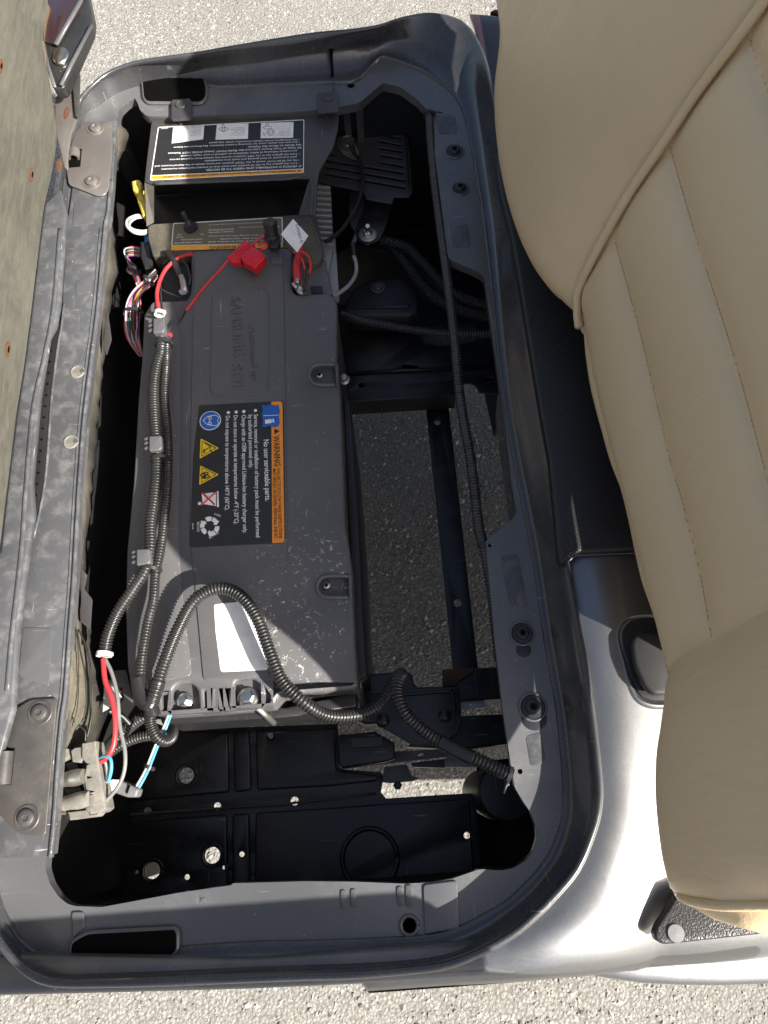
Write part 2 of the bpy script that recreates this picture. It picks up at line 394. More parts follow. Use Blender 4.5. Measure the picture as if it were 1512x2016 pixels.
def mk_asphalt():
    m, nt, p = nodes('asphalt'); co = texco(nt)
    v = nt.nodes.new('ShaderNodeTexVoronoi'); v.inputs['Scale'].default_value = 170; nt.links.new(co, v.inputs['Vector'])
    w = nt.nodes.new('ShaderNodeTexWhiteNoise'); nt.links.new(v.outputs['Position'], w.inputs['Vector'])
    n = noise(nt, co, 330, 4, .7); big = noise(nt, co, 2.2, 4)
    c = mixc(nt, ramp(nt, w.outputs['Value'], 0, 1), (.155, .152, .142), (.31, .303, .28))
    c = mixc(nt, ramp(nt, v.outputs['Distance'], .35, .75), c, (.12, .112, .10)); c = mixc(nt, ramp(nt, n, .35, .7, 0, .5), c, (.30, .28, .24))
    c = mixc(nt, ramp(nt, big, .4, .65, 0, .45), c, (.15, .142, .128)); nt.links.new(c, p.inputs['Base Color']); p.inputs['Roughness'].default_value = .8
    h = math_(nt, 'ADD', math_(nt, 'MULTIPLY', v.outputs['Distance'], -1), math_(nt, 'MULTIPLY', n, .5))
    nt.links.new(bump(nt, h, .6, .0025), p.inputs['Normal']); return m
M['asphalt'] = mk_asphalt()
def mk_stone():
    m, nt, p = nodes('asphalt_stone'); g = nt.nodes.new('ShaderNodeNewGeometry'); co = texco(nt)
    r = nt.nodes.new('ShaderNodeValToRGB'); nt.links.new(g.outputs['Random Per Island'], r.inputs[0])
    el = r.color_ramp.elements; el[0].color = (.085, .083, .078, 1); el[1].color = (.42, .412, .385, 1); el[1].position = 1
    e = el.new(.5); e.color = (.20, .195, .182, 1); e = el.new(.82); e.color = (.31, .295, .265, 1)
    n = noise(nt, co, 500, 3); c = mixc(nt, ramp(nt, n, .4, .7, 0, .35), r.outputs[0], (.30, .28, .24)); nt.links.new(c, p.inputs['Base Color'])
    p.inputs['Roughness'].default_value = .65; return m
M['stone'] = mk_stone()

# ------------------------------------------------------------------ ground
def ground():
    n = 60; V = []; F = []
    xs = sorted(set([-60, -20, -8, -4] + list(np.linspace(-2, 2, 41)) + [4, 8, 20, 60])); ys = sorted(set([-60, -20, -8, -3] + list(np.linspace(-1.5, 3.5, 51)) + [8, 20, 60]))
    for y in ys:
        for x in xs: V.append((x, y, 0.004 * math.sin(x * 1.3 + y)))
    w = len(xs)
    for j in range(len(ys) - 1):
        for i in range(w - 1): F.append((j * w + i, j * w + i + 1, (j + 1) * w + i + 1, (j + 1) * w + i))
    tag(mesh('ground', V, F, M['asphalt'], None, True), kind='structure')
    # stones bedded in the asphalt
    cnt = 120000
    X = rng.uniform(-1.35, 1.35, cnt); Y = rng.uniform(-.62, 2.75, cnt); keep = ~((X > .75) & (Y < .2)); X = X[keep]; Y = Y[keep]; cnt = len(X)
    S = rng.gamma(3.6, .00080, cnt).clip(.0012, .0085)
    base = np.array([[1, 0, 0], [0, 1, 0], [-1, 0, 0], [0, -1, 0], [.25, .1, 1], [-.35, -.1, .85]], float)
    fc = np.array([[0, 1, 4], [1, 2, 5], [1, 5, 4], [2, 3, 5], [3, 0, 4], [3, 4, 5]])
    ang = rng.uniform(0, 6.283, cnt); ca, sa = np.cos(ang), np.sin(ang)
    pv = base[None] * (1 + rng.uniform(-.35, .35, (cnt, 6, 3))); pv[:, :, 1] *= rng.uniform(.55, 1, (cnt, 1)); pv[:, :, 2] *= .42
    x = pv[:, :, 0] * ca[:, None] - pv[:, :, 1] * sa[:, None]; y = pv[:, :, 0] * sa[:, None] + pv[:, :, 1] * ca[:, None]
    z = pv[:, :, 2] * S[:, None] + 0.004 * np.sin(X * 1.3 + Y)[:, None] - .0002
    v = np.stack([x * S[:, None] + X[:, None], y * S[:, None] + Y[:, None], z], -1).reshape(-1, 3)
    f = (fc[None] + (np.arange(cnt) * 6)[:, None, None]).reshape(-1, 3)
    me = bpy.data.meshes.new('asphalt_stones'); me.vertices.add(len(v)); me.vertices.foreach_set('co', v.astype(np.float32).ravel())
    me.loops.add(f.size); me.loops.foreach_set('vertex_index', f.ravel().astype(np.int32)); me.polygons.add(len(f))
    me.polygons.foreach_set('loop_start', np.arange(0, f.size, 3, dtype=np.int32)); me.update(calc_edges=True)
    tag(link_mesh('asphalt_stones', me, M['stone']), kind='stuff', label='small pale and dark stones bedded in the asphalt')
ground()

# ------------------------------------------------------------------ cart body
cart = thing('golf_cart', 'open golf cart seat compartment with dark plastic tub, silver body and tipped up seat', 'golf cart', (0, .45, 0))
ZL = .700
O_px = [[(265, 192), (272, 204), (275, 216), (288, 228), (337, 229), (450, 225), (560, 221), (640, 216), (705, 203), (712, 199)],
        [(754, 163), (787, 171), (819, 194), (835, 210)], [(845, 222), (863, 357), (882, 504)], [(887, 512), (942, 535), (952, 544), (955, 560), (975, 700), (996, 850), (1007, 950)],
        [(1017, 1008), (1010, 1022)], [(956, 1065), (960, 1110), (975, 1270), (990, 1400), (1005, 1500)], [(1011, 1532), (1013, 1550), (1030, 1578), (1045, 1600), (1056, 1630), (1057, 1650), (1050, 1675), (1035, 1695), (1010, 1710), (985, 1714)],
        [(945, 1711), (925, 1718), (890, 1730), (850, 1737), (800, 1740), (700, 1736), (600, 1735)], [(458, 1739), (455, 1743), (350, 1758), (260, 1775), (200, 1786), (150, 1784)],
        [(133, 1780), (115, 1765), (98, 1740), (89, 1710)], [(92, 1683), (102, 1684), (110, 1604), (116, 1512), (124, 1419), (132, 1360), (140, 1244)],
        [(148, 1138), (159, 947), (169, 820), (185, 688), (196, 598), (209, 450), (215, 420), (221, 354)], [(227, 240), (236, 212), (251, 198)]]
F_px = [[(262, 160), (300, 163), (403, 169), (450, 171), (560, 166), (650, 162), (704, 159)], [(746, 115), (779, 119), (831, 139)],
        [(879, 171), (906, 202), (922, 254), (942, 357)], [(958, 470), (968, 556), (981, 688), (994, 794), (1012, 900)], [(1032, 999)], [(1052, 1105), (1075, 1264), (1098, 1396)],
        [(1111, 1532), (1112, 1598), (1104, 1631), (1088, 1674), (1065, 1710), (1031, 1747), (998, 1777)], [(949, 1806), (900, 1830), (838, 1845), (700, 1853), (600, 1856)],
        [(500, 1858), (350, 1868), (250, 1880), (190, 1889)], [(125, 1893), (60, 1870), (20, 1820)], [(-5, 1760), (-20, 1640), (-8, 1500), (14, 1400), (24, 1320)],
        [(34, 1244), (63, 947), (77, 780), (105, 640), (116, 598), (127, 450), (135, 340)], [(160, 246), (168, 212), (190, 188), (218, 168)]]
C_px = [[(258, 142), (300, 140), (400, 137), (500, 132), (600, 119), (690, 100)], [(750, 86), (790, 84), (850, 100)],
        [(905, 150), (932, 200), (945, 254), (960, 357)], [(974, 456), (984, 556), (996, 688), (1009, 794), (1026, 900)], [(1046, 995)], [(1066, 1100), (1090, 1264), (1113, 1396)],
        [(1128, 1530), (1129, 1600), (1120, 1645), (1103, 1690), (1080, 1725), (1045, 1765), (1010, 1793)], [(962, 1828), (910, 1853), (838, 1872), (700, 1880), (600, 1884)],
        [(500, 1887), (350, 1895), (250, 1900), (190, 1904)], [(118, 1906), (50, 1885), (8, 1835)], [(-20, 1770), (-34, 1640), (-20, 1500), (6, 1400), (15, 1320)],
        [(26, 1244), (55, 947), (69, 780), (97, 640), (108, 598), (119, 450), (128, 340)], [(154, 244), (162, 205), (185, 180), (214, 158)]]
RZ = .745; RL = .702
R_px = [[(261, 127), (300, 120), (400, 106), (450, 97), (609, 71), (690, 63)], [(748, 54), (790, 40), (850, 31)],
        [(905, 45), (930, 72), (948, 110), (962, 159), (986, 274)], [(1008, 420), (1018, 528), (1045, 700), (1062, 800), (1080, 900)], [(1093, 1010)], [(1110, 1110), (1130, 1220), (1145, 1297), (1160, 1400)],
        [(1174, 1532), (1173, 1590), (1160, 1640), (1131, 1707), (1081, 1767), (1045, 1802), (1005, 1835)], [(945, 1868), (890, 1890), (838, 1900), (700, 1912), (600, 1915)],
        [(500, 1919), (350, 1925), (298, 1927), (200, 1929)], [(99, 1927), (45, 1900), (0, 1846)], [(-32, 1780, .72), (-50, 1640, RL), (-34, 1500, RL), (-6, 1400, RL), (6, 1320, RL)],
        [(18, 1244, RL), (47, 947, RL), (61, 780, RL), (89, 640, RL), (100, 598, RL), (111, 450, RL), (120, 340, RL)], [(150, 242, .715), (158, 200, .73), (182, 172, .74), (216, 145, .743)]]
NS = [24, 12, 18, 18, 6, 18, 26, 16, 20, 12, 16, 30, 10]
def loop_from(segs, z, smooth=True):
    flat = []; idx = []
    for s in segs:
        idx.append(len(flat)); flat += [at(p[0], p[1], p[2] if len(p) > 2 else z) for p in s]
    n = 6; D = cr(flat, n=n, closed=True) if smooth else None; out = []
    for k in range(len(segs)):
        a = idx[k]; b = idx[k + 1] if k + 1 < len(segs) else len(flat)
        if smooth: seg = [D[i % len(D)] for i in range(a * n, b * n + 1)]
        else: seg = [flat[i % len(flat)] for i in range(a, b + 1)]
        out += resample(seg, NS[k])[:-1]
    return out
LO = [at(p[0], p[1], ZL) for s in O_px for p in s]
LO = fillet(LO, .004, 3)
LF = loop_from(F_px, ZL); LC = loop_from(C_px, .711); LR = loop_from(R_px, RZ)
slot_top = fillet(tolist([(279, 149), (397, 147), (404, 168), (404, 190), (396, 200), (290, 199), (283, 190)], ZL), .006)
slot_bot = fillet(tolist([(139, 1857), (172, 1838), (344, 1829), (347, 1838), (347, 1875), (317, 1890), (141, 1898)], ZL), .005)
F_in = offs(LF, -.003)
def zc(L, z): return [Vector((p.x, p.y, z)) for p in L]
# holes for the slots must stay inside the flat flange: clip the slot outlines to it
def shift(L, dy): return [Vector((p.x, p.y + dy, p.z)) for p in L]
def px_hole(x, y, r): return pxcirc(x, y, ZL, r, 20)
bolt_px = [(895, 298, 17), (906, 371, 16), (1028, 1247, 22), (1049, 1392, 25)]
holes = [px_hole(691, 169, 8), px_hole(806, 1822, 15), px_hole(1024, 1519, 5), px_hole(964, 1074, 4)]
# the flange, with its openings
outer = [Vector((p.x, p.y, ZL)) for p in F_in]
V, Fc = cdt([outer, LO] + holes)
flange = mesh('tub_flange', V, Fc, M['tub'], cart, False)
md = flange.modifiers.new('thickness', 'SOLIDIFY'); md.thickness = .0032; md.offset = -1
# bead, wall and rolled rim
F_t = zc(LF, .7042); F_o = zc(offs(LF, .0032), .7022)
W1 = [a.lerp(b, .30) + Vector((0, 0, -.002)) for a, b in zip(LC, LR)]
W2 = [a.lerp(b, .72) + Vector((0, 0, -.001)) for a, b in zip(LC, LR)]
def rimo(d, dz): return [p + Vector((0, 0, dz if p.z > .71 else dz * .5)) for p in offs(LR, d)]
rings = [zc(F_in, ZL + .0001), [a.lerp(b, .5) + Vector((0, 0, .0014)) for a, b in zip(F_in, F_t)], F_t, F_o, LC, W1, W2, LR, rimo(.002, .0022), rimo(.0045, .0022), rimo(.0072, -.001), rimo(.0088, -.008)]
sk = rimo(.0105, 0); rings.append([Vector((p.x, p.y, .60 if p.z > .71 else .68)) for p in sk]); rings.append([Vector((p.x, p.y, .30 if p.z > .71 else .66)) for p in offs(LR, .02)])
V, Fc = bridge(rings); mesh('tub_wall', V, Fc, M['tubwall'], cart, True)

# raised pads and slot openings on the flange (flat black plates paint the dark inside the slots)
def well(name, pts, z, depth=.05):
    L = fillet(tolist(pts, z), .006); lo = [Vector((p.x, p.y, z - depth)) for p in offs(L, -.002)]; up = [Vector((p.x, p.y, z + .0012)) for p in offs(L, .0016)]; ou = [Vector((p.x, p.y, z - .001)) for p in offs(L, .0045)]
    V, F = bridge([ou, up, L, lo]); mesh(name + '_lip', V, F, M['tub'], cart, True)
    return L
for nm, pts, z in (('slot_opening', [(279, 150), (397, 147), (405, 168), (405, 190), (396, 201), (290, 200), (283, 192)], .7052), ('slot_opening', [(139, 1857), (172, 1838), (344, 1829), (348, 1838), (348, 1875), (317, 1890), (141, 1898)], .7075)):
    L = fillet(tolist(pts, z), .006)
    plate('slot_dark_plate', L, z, .002, M['recess'], cart, bev=.0004)
    up = [Vector((p.x, p.y, z + .0008)) for p in offs(L, .0010)]; ou = [Vector((p.x, p.y, z - .003)) for p in offs(L, .0028)]; inn = [Vector((p.x, p.y, z + .0004)) for p in offs(L, -.0005)]
    V, F = bridge([ou, up, inn]); mesh('slot_lip', V, F, M['tub'], cart, True)
# sill outside the rim at the near side
plate('sill', [(-90, 1880), (-90, 1966), (0, 1963), (250, 1957), (500, 1950), (760, 1938), (900, 1930), (1042, 1921), (1062, 1900), (1000, 1850), (500, 1890)], .728, .10, M['tub'], cart, bev=.008)
# inner skirt under the opening edge
V, Fc = bridge([zc(LO, .6968), zc(offs(LO, .0005), .684)]); mesh('opening_edge', V, Fc, M['tub'], cart, True, 40)
# moulded step pads on the near flange and the far corner
plate('flange_pad', [(395, 1768), (404, 1768), (404, 1775), (395, 1775)], .7008, .001, M['tub'], cart, .0003)
for x0, x1, y0, y1 in ((670, 681, 1752, 1790), (690, 701, 1750, 1786), (781, 793, 1745, 1784), (798, 812, 1742, 1786)):
    plate('mounting_pad', [(x0, y0), (x1, y0), (x1 + 1, y1), (x0 + 1, y1)], .7016, .0015, M['rail'], cart, .0005, .003)
for pts in ([(833, 1742), (900, 1733), (905, 1828), (836, 1840)], [(140, 1795), (165, 1795), (167, 1826), (142, 1850)]):
    plate('raised_rib', pts, .7026, .003, M['tub'], cart, .0012, .004)
for pts in ([(858, 228), (896, 226), (901, 262), (864, 265)], [(888, 440), (920, 438), (928, 486), (892, 488)], [(985, 1095), (1020, 1090), (1040, 1195), (1005, 1198)], [(1035, 1450), (1065, 1440), (1075, 1500), (1045, 1510)]):
    plate('glue_patch', pts, .7005, .0006, M['rail'], cart, .0002, .006)
def embossed_ring(px, py, z, r, w=.0022, h=.0014, mat=None):
    c = at(px, py, z); rr = (at(px + r, py, z) - c).length
    P = [Vector((c.x + rr * math.cos(a), c.y + rr * math.sin(a), z)) for a in np.linspace(0, 2 * math.pi, 33)]
    V, F = sweep(P, w, 8, 1); mesh('hole_lip', V, F, mat or M['tub'], cart, True)
embossed_ring(806, 1822, .7003, 17); embossed_ring(691, 169, .7003, 9, .0016)

def on_wall(x, y):
    # height of the sloping far wall below the photo point, between its foot (z .711) and rim (z .745)
    t = max(0, min(1, (134 - y) / 64.0)); return .7125 + .0335 * t
P = [at(x, y, on_wall(x, y) + .0006) for x, y in ((652, 96), (652, 108), (653, 122), (654, 138), (654, 152))]
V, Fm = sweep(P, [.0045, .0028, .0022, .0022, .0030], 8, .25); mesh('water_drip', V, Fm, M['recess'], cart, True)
def torx_bolt(name, px, py, z, r, mat, parent, washer=1.55, h=.006, tor=True, sy=1.0):
    c = at(px, py, z); rr = (at(px + r, py, z) - c).length; w = rr * washer
    o = lathe(name, [(w, 0), (w, .0012), (w * .97, .0018), (rr * 1.05, .0022), (rr, .003), (rr * .98, h * .75), (rr * .8, h), (rr * .5, h + .0003), (rr * .45, h - .001), (0, h - .001)], c, mat, parent, seg=30)
    if tor:
        k = o; P = []
        for i in range(24):
            a = 2 * math.pi * i / 24; q = rr * (.36 + .10 * math.cos(6 * a)); P.append(Vector((c.x + q * math.cos(a), c.y + q * math.sin(a), z + h + .0004)))
        plate('torx_socket', P, z + h + .0004, .0022, M['recess'], o, bev=.0001)
    return o
for px, py, r in bolt_px:
    torx_bolt('body_bolt', px, py, .7008 if py > 1000 else .7004, r * .60, M['boltblack'], cart, 1.55)
    embossed_ring(px, py, .7006, r * 1.05, .0016)
for px, py, r in ((1031, 1280, 15), (1052, 1415, 25)):
    plate('bolt_slot', circ(at(px, py, .7006), (at(px + r, py, .7) - at(px, py, .7)).length, 24, sy=.9), .7006, .0008, M['boltblack'], cart, .0002)

# small embossed digits beside the bolts
V, Fm = [], []
# silver body shell
def zsil(x, y):
    xr = .20 + .03 * max(0, min(1, (y - .0) / .5))
    d = max(0, x - .205); z = .7455 - .55 * d * d - .02 * d - .36 * max(0, .17 - y) ** 2 * max(0, min(1, (x - .10) / .16)) ** 2
    yb = -.192 - .05 * max(0, x - .15); e = y - yb
    if e < .06: 
        t = (.06 - max(e, 0)) / .06; z -= .045 * (1 - math.sqrt(max(0, 1 - t * t)))
    return z
iR0 = sum(NS[:2]); iR1 = sum(NS[:7]) + 10
inner = [Vector((p.x, p.y, 0)) for p in offs(LR, .0065)][iR0 + 4:iR1]
yb = lambda x: -.192 - .05 * max(0, x - .15)
p_end = inner[-1]; p_st = inner[0]
outl = [Vector((x, yb(x), 0)) for x in np.linspace(p_end.x + .01, .75, 30)]
ytp = p_st.y + .012
outl += [Vector((.75, y, 0)) for y in np.linspace(yb(.75) + .03, ytp, 30)]
outl += [Vector((x, ytp, 0)) for x in np.linspace(.72, p_st.x + .03, 20)]
poly = inner + outl
pts = []
for x in np.arange(-.1, .75, .012):
    for y in np.arange(-.22, 1.27, .012):
        pts.append(Vector((x + .0001, y + .0001, 0)))
def inpoly(p, L):
    c = False; j = len(L) - 1
    for i in range(len(L)):
        a, b = L[i], L[j]
        if (a.y > p.y) != (b.y > p.y) and p.x < (b.x - a.x) * (p.y - a.y) / (b.y - a.y) + a.x: c = not c
        j = i
    return c
pts = [p for p in pts if inpoly(p, poly) and min((p - q).length_squared for q in poly) > .004 ** 2]
for k in range(1, 6):
    e = .0025 * k
V, Fc = cdt([poly], pts)
def dist_to0(P, L):
    P = np.array(P); a = np.array([[p.x, p.y] for p in L]); d = np.full(len(P), 9.0)
    for q in a: d = np.minimum(d, np.hypot(*(P - q).T))
    return d
dV = dist_to0([(v.x, v.y) for v in V], inner)
V = [Vector((v.x, v.y, zsil(v.x, v.y) - .013 * max(0, 1 - d_ / .05) ** 2)) for v, d_ in zip(V, dV)]
nb = len(V); lo1 = [Vector((p.x, p.y - .004, zsil(p.x, p.y) - .02)) for p in outl[:31]]; lo2 = [Vector((p.x, p.y + .004, .30)) for p in outl[:31]]
mesh('silver_body_panel', V, Fc, M['silver'], cart, True)
top = [Vector((p.x, p.y, zsil(p.x, p.y))) for p in outl[:31]]
V = top + lo1 + lo2; Fc = []
for j in range(2):
    for i in range(30): Fc.append((j * 31 + i, j * 31 + i + 1, (j + 1) * 31 + i + 1, (j + 1) * 31 + i))
mesh('silver_body_side', V, Fc, M['silver'], cart, True)
plate('lower_fender', [(1100, 1890), (1122, 1915), (1190, 1929), (1264, 1940), (1340, 1944), (1426, 1945), (1512, 1942), (1700, 1930), (1700, 1840), (1150, 1850)], .64, .09, M['silver'], cart, bev=.012)
V, Fc = bridge([zc(inner, .744), zc(offs(inner, .001), .73)])
# silver body bump under the far corner
# textured trim over the body
plate('grained_trim', [(1010, 272), (990, 276), (979, 300), (977, 330), (985, 380), (1005, 456), (1018, 528), (1046, 700), (1063, 800), (1081, 900), (1092, 1010), (1100, 1100), (1107, 1111), (1114, 1105), (1120, 1094), (1136, 1088), (1240, 1082), (1330, 1080), (1330, 700), (1200, 300)], .758, .020, M['trim'], cart, bev=.005, r=.004)
# panel joint and handle well
V, Fm = sweep(cr([at(1120, 1104, .7475), at(1135, 1094, .7475), at(1160, 1092, .7475), at(1240, 1089, .7475), at(1300, 1088, .7475)]), .0012, 6); mesh('trim_joint', V, Fm, M['tub'], cart, True)
hw = fillet(tolist([(1262, 1211), (1236, 1216), (1219, 1238), (1219, 1262), (1230, 1300), (1240, 1340), (1256, 1375), (1284, 1386), (1340, 1386), (1340, 1211)], .7445), .01); hw = [Vector((p.x, p.y, 0)) for p in hw]
hz = zsil(.26, .2) - .0005
V, Fc = bridge([zc(offs(hw, .005), hz - .004), zc(offs(hw, .0015), hz + .0015), zc(hw, hz + .0005), zc(offs(hw, -.006), hz - .004)]); mesh('handle_well_lip', V, Fc, M['silver'], cart, True)
plate('handle_well', zc(offs(hw, -.004), hz + .0003), hz + .0003, .004, M['rubber'], cart, bev=.0004)
plate('grab_handle', [(1262, 1240), (1243, 1262), (1250, 1310), (1268, 1350), (1285, 1368), (1330, 1368), (1330, 1250)], .762, .012, M['rubber'], cart, bev=.004, r=.008)
# armrest bracket foot
plate('bracket_foot', [(1334, 1762), (1318, 1788), (1296, 1820), (1289, 1838), (1292, 1852), (1306, 1860), (1330, 1858), (1420, 1848), (1512, 1838), (1600, 1830), (1600, 1790), (1400, 1740)], .733, .016, M['trim'], cart, bev=.0025, r=.004)
lathe('foot_cap', [(.0088, 0), (.0088, .001), (.0082, .002), (0, .0024)], at(1330, 1837, .733), M['greyplug'], cart)
# far side bits near the top right corner
plate('far_latch', [(966, 22), (975, 17), (1008, 24), (1030, 30), (1030, 38), (990, 30)], .735, .01, M['rubber'], cart, .002)

# ------------------------------------------------------------------ seat rail and hinges
rail_in = [(102, 1688), (110, 1604), (116, 1512), (124, 1419), (132, 1360), (140, 1244), (148, 1138), (159, 947), (169, 820), (185, 688), (196, 598), (209, 450), (215, 420), (221, 354), (228, 237)]
rail_out = [(158, 241), (150, 300), (140, 385), (131, 450), (122, 598), (116, 650), (111, 677), (98, 780), (85, 947), (62, 1060), (38, 1244), (28, 1397), (-10, 1560), (-20, 1690)]
plate('seat_rail', [(x + 1, y) for x, y in rail_in] + rail_out, .7052, .006, M['rail'], cart, bev=.0015)
# folded lip of the rail along the opening
P = cr(tolist([(x - 3, y) for x, y in rail_in[:-1]], .7056), n=4); V, Fm = sweep(P, .0026, 8); mesh('rail_lip', V, Fm, M['rail'], cart, True)
P = cr(tolist([(x - 12, y) for x, y in rail_in[2:-3]], .7050), n=4); V, Fm = sweep(P, .0014, 8); mesh('rail_crease', V, Fm, M['rail'], cart, True)
P = cr(tolist([(x + 4, y) for x, y in rail_out[4:-4]], .7054), n=4); V, Fm = sweep(P, .0018, 8); mesh('rail_crease', V, Fm, M['rail'], cart, True)
for x, y in ((153, 732), (140, 870)):
    c = at(x, y, .7052); rp_ = lathe('rail_plug', [(.0105, 0), (.0105, .001), (.0095, .0022), (.008, .0022), (.0072, .0012), (0, .0012)], c, M['brass_dust'], cart)
    plate('plug_notch', circ(c + Vector((.0075, -.0005, .003)), .0032, 12), c.z + .0026, .001, M['rail'], rp_, .0002)
for pts in ([(146, 396), (186, 398), (184, 440), (143, 446)], [(148, 555), (178, 540), (178, 575), (150, 580)], [(45, 1235), (103, 1236), (96, 1352), (36, 1330)]):
    plate('rail_pad', pts, .7062, .002, M['tub'], cart, .0006, .004)
for k in range(14):
    t = k / 13; x = 109 + (80 - 109) * t; y = 690 + (975 - 690) * t
    plate('rail_hole', pxcirc(x - 9, y, .7066, 2.4, 10), .7066, .0006, M['recess'], cart, .0001)
plate('gap_dark_strip', [(118, 636), (117, 655), (112, 680), (99, 783), (86, 950), (66, 1040), (60, 1010), (63, 947), (77, 780), (96, 662), (108, 638)], .7058, .003, M['deep'], cart, .0005)  # black strip laid in for the dark of the gap beside the rail
# dusty inner board hanging below the rail
bi = [(227, 236), (221, 354), (215, 420), (209, 450), (196, 598), (185, 688), (169, 820), (159, 947), (148, 1138), (140, 1244), (132, 1360), (124, 1419), (116, 1512), (110, 1604)]
bo = [(262, 262, .61), (223, 345, .66), (219, 398, .66), (231, 537, .61), (215, 612, .61), (204, 741, .61), (190, 847, .62), (184, 926, .62), (168, 1138, .62), (183, 1250, .58), (200, 1350, .56), (198, 1432, .56), (160, 1512, .58), (135, 1604, .6)]
A = [at(x, y, .6995) for x, y in bi]; B = [at(*p) for p in bo]; nA = 90
A = resample(cr(A, n=4), nA); B = resample(cr(B, n=6), nA)
B = [b + Vector((random.uniform(-.002, .002), 0, random.uniform(-.004, .004))) for b in B]
Mid = [a.lerp(b, .5) + Vector((-.004 + .004 * math.sin(i * .35), 0, 0)) for i, (a, b) in enumerate(zip(A, B))]
V = A + Mid + B; Fc = [(j * (nA + 1) + i, j * (nA + 1) + i + 1, (j + 1) * (nA + 1) + i + 1, (j + 1) * (nA + 1) + i) for j in range(2) for i in range(nA)]
bd = mesh('inner_board', V, Fc, M['board'], cart, True); md = bd.modifiers.new('t', 'SOLIDIFY'); md.thickness = .003; md.offset = 0
# torn edges of film hanging from the board
for pts in ([(212, 612), (203, 680), (210, 700), (220, 668)], [(160, 1120), (172, 1132), (166, 1160), (182, 1180), (178, 1240), (160, 1225)]):
    plate('torn_flap', pts, .66, .0008, M['coverp'], cart, .0002, .003)

def hinge(name, pts, knuckle, bolts, mat, z):
    h = plate('hinge_leaf', pts, z, .003, mat, cart, bev=.0012, r=.006)
    for px, py, r in bolts:
        c = at(px, py, z); rr = (at(px + r, py, z) - c).length
        q = rr
        o = lathe('hinge_bolt', [(q, -.0005), (q, .0006), (q * .93, .0012), (q * .72, .0004), (q * .66, .0003), (q * .62, .004), (q * .48, .0052), (q * .25, .0054), (q * .2, .004), (0, .004)], c, mat if mat is M['hinge'] else M['hinge_dark'], h)
    return h
hg1 = hinge('hinge', [(172, 243), (219, 240), (221, 300), (213, 372), (206, 384), (190, 385), (135, 363), (131, 338), (136, 300), (146, 258)], None, [(188, 253, 17), (181, 358, 18)], M['hinge'], .7098)
hg2 = hinge('hinge', [(60, 1377), (108, 1374), (112, 1380), (90, 1640), (84, 1646), (38, 1642), (-6, 1600), (-30, 1560), (-20, 1470), (2, 1420), (30, 1395)], None, [(79, 1403, 24), (53, 1610, 25)], M['hinge_dark'], .7098)
# curled hinge knuckles and slots
def knuckle(p, r, ln, mat, par, a0=-40, a1=200):
    V = []; F = []; n = 14
    for e in (0, 1):
        for rr in (r, r * .72):
            for k in range(n + 1):
                a = R_(a0 + (a1 - a0) * k / n); V.append(Vector((p.x + rr * math.cos(a), p.y + (e - .5) * ln, p.z + rr * math.sin(a))))
    m = n + 1
    for k in range(n):
        F += [(k, k + 1, 2 * m + k + 1, 2 * m + k), (m + k, 3 * m + k, 3 * m + k + 1, m + k + 1), (k, m + k, m + k + 1, k + 1), (2 * m + k, 2 * m + k + 1, 3 * m + k + 1, 3 * m + k)]
    F += [(0, 2 * m, 3 * m, m), (n, m + n, 3 * m + n, 2 * m + n)]
    return mesh('hinge_knuckle', V, F, mat, par, True, 40)
plate('hinge_slot', [(148, 292), (161, 293), (158, 328), (136, 330), (134, 312)], .7102, .0008, M['recess'], hg1, .0001)
knuckle(at(146, 304, .714), .0085, .017, M['hinge'], hg1)
plate('hinge_slot', [(14, 1473), (29, 1472), (28, 1488), (22, 1545), (10, 1545)], .7102, .0008, M['recess'], hg2, .0001)
knuckle(at(8, 1512, .713), .009, .036, M['hinge_dark'], hg2)

# ------------------------------------------------------------------ tipped up seat bottom (left)
seatb = thing('folded_seat', 'tipped up seat cushion seen from its weathered board underside with rusty fixing holes', 'car seat', at(60, 600, .73))
# board: lower edge runs along the hinge line, plane leans away to the left
def on_board(px, py, lift=0.0):
    """point where the ray through (px,py) meets the underside plane"""
    d = CROT @ Vector((px - PCX, -(py - PCY), -FPX)); k = -.16
    # plane through two hinge points, leaning by k
    a, b = BA, BB; e = (b - a); e.z = 0; e.normalize(); nrm = Vector((-e.y, e.x, 0))
    if nrm.x < 0: nrm = -nrm
    # f(p) = (p-a).n - k*(p.z - a.z) = 0
    o = Vector((0, 0, CAMH)); den = d.dot(nrm) - k * d.z; t = -((o - a).dot(nrm) - k * (o.z - a.z)) / den
    p = o + d * t; return p + nrm * lift
BA = at(14, 960, .745); BB = at(103, 330, .745)
e_ = (BB - BA); e_.z = 0; e_.normalize(); nb_ = Vector((-e_.y, e_.x, 0)); nb_ = nb_ if nb_.x > 0 else -nb_
edge_px = [(0, 1075), (15, 955), (33, 810), (48, 716), (63, 598), (81, 450), (88, 400), (104, 330), (112, 260), (104, 205), (96, 150), (84, 95), (92, 20), (98, -30)]
E_ = resample(cr([on_board(x, y) for x, y in edge_px], n=6), 60)
E_ = [E_[0] - e_ * .5 + Vector((0, 0, .0))] + E_
up = (Vector((0, 0, 1)) + nb_ * -.16).normalized()
T_ = [p + up * (.52 - (p.z - .745)) for p in E_]
V = E_ + T_; n_ = len(E_); th = nb_ * -.012
V += [v + th for v in V]
Fc = []
for i in range(n_ - 1): Fc += [(i, i + 1, n_ + i + 1, n_ + i), (2 * n_ + i, 3 * n_ + i, 3 * n_ + i + 1, 2 * n_ + i + 1), (i, 2 * n_ + i, 2 * n_ + i + 1, i + 1), (n_ + i, n_ + i + 1, 3 * n_ + i + 1, 3 * n_ + i)]
Fc += [(0, n_, 3 * n_, 2 * n_), (n_ - 1, 3 * n_ - 1, 4 * n_ - 1, 2 * n_ - 1)]
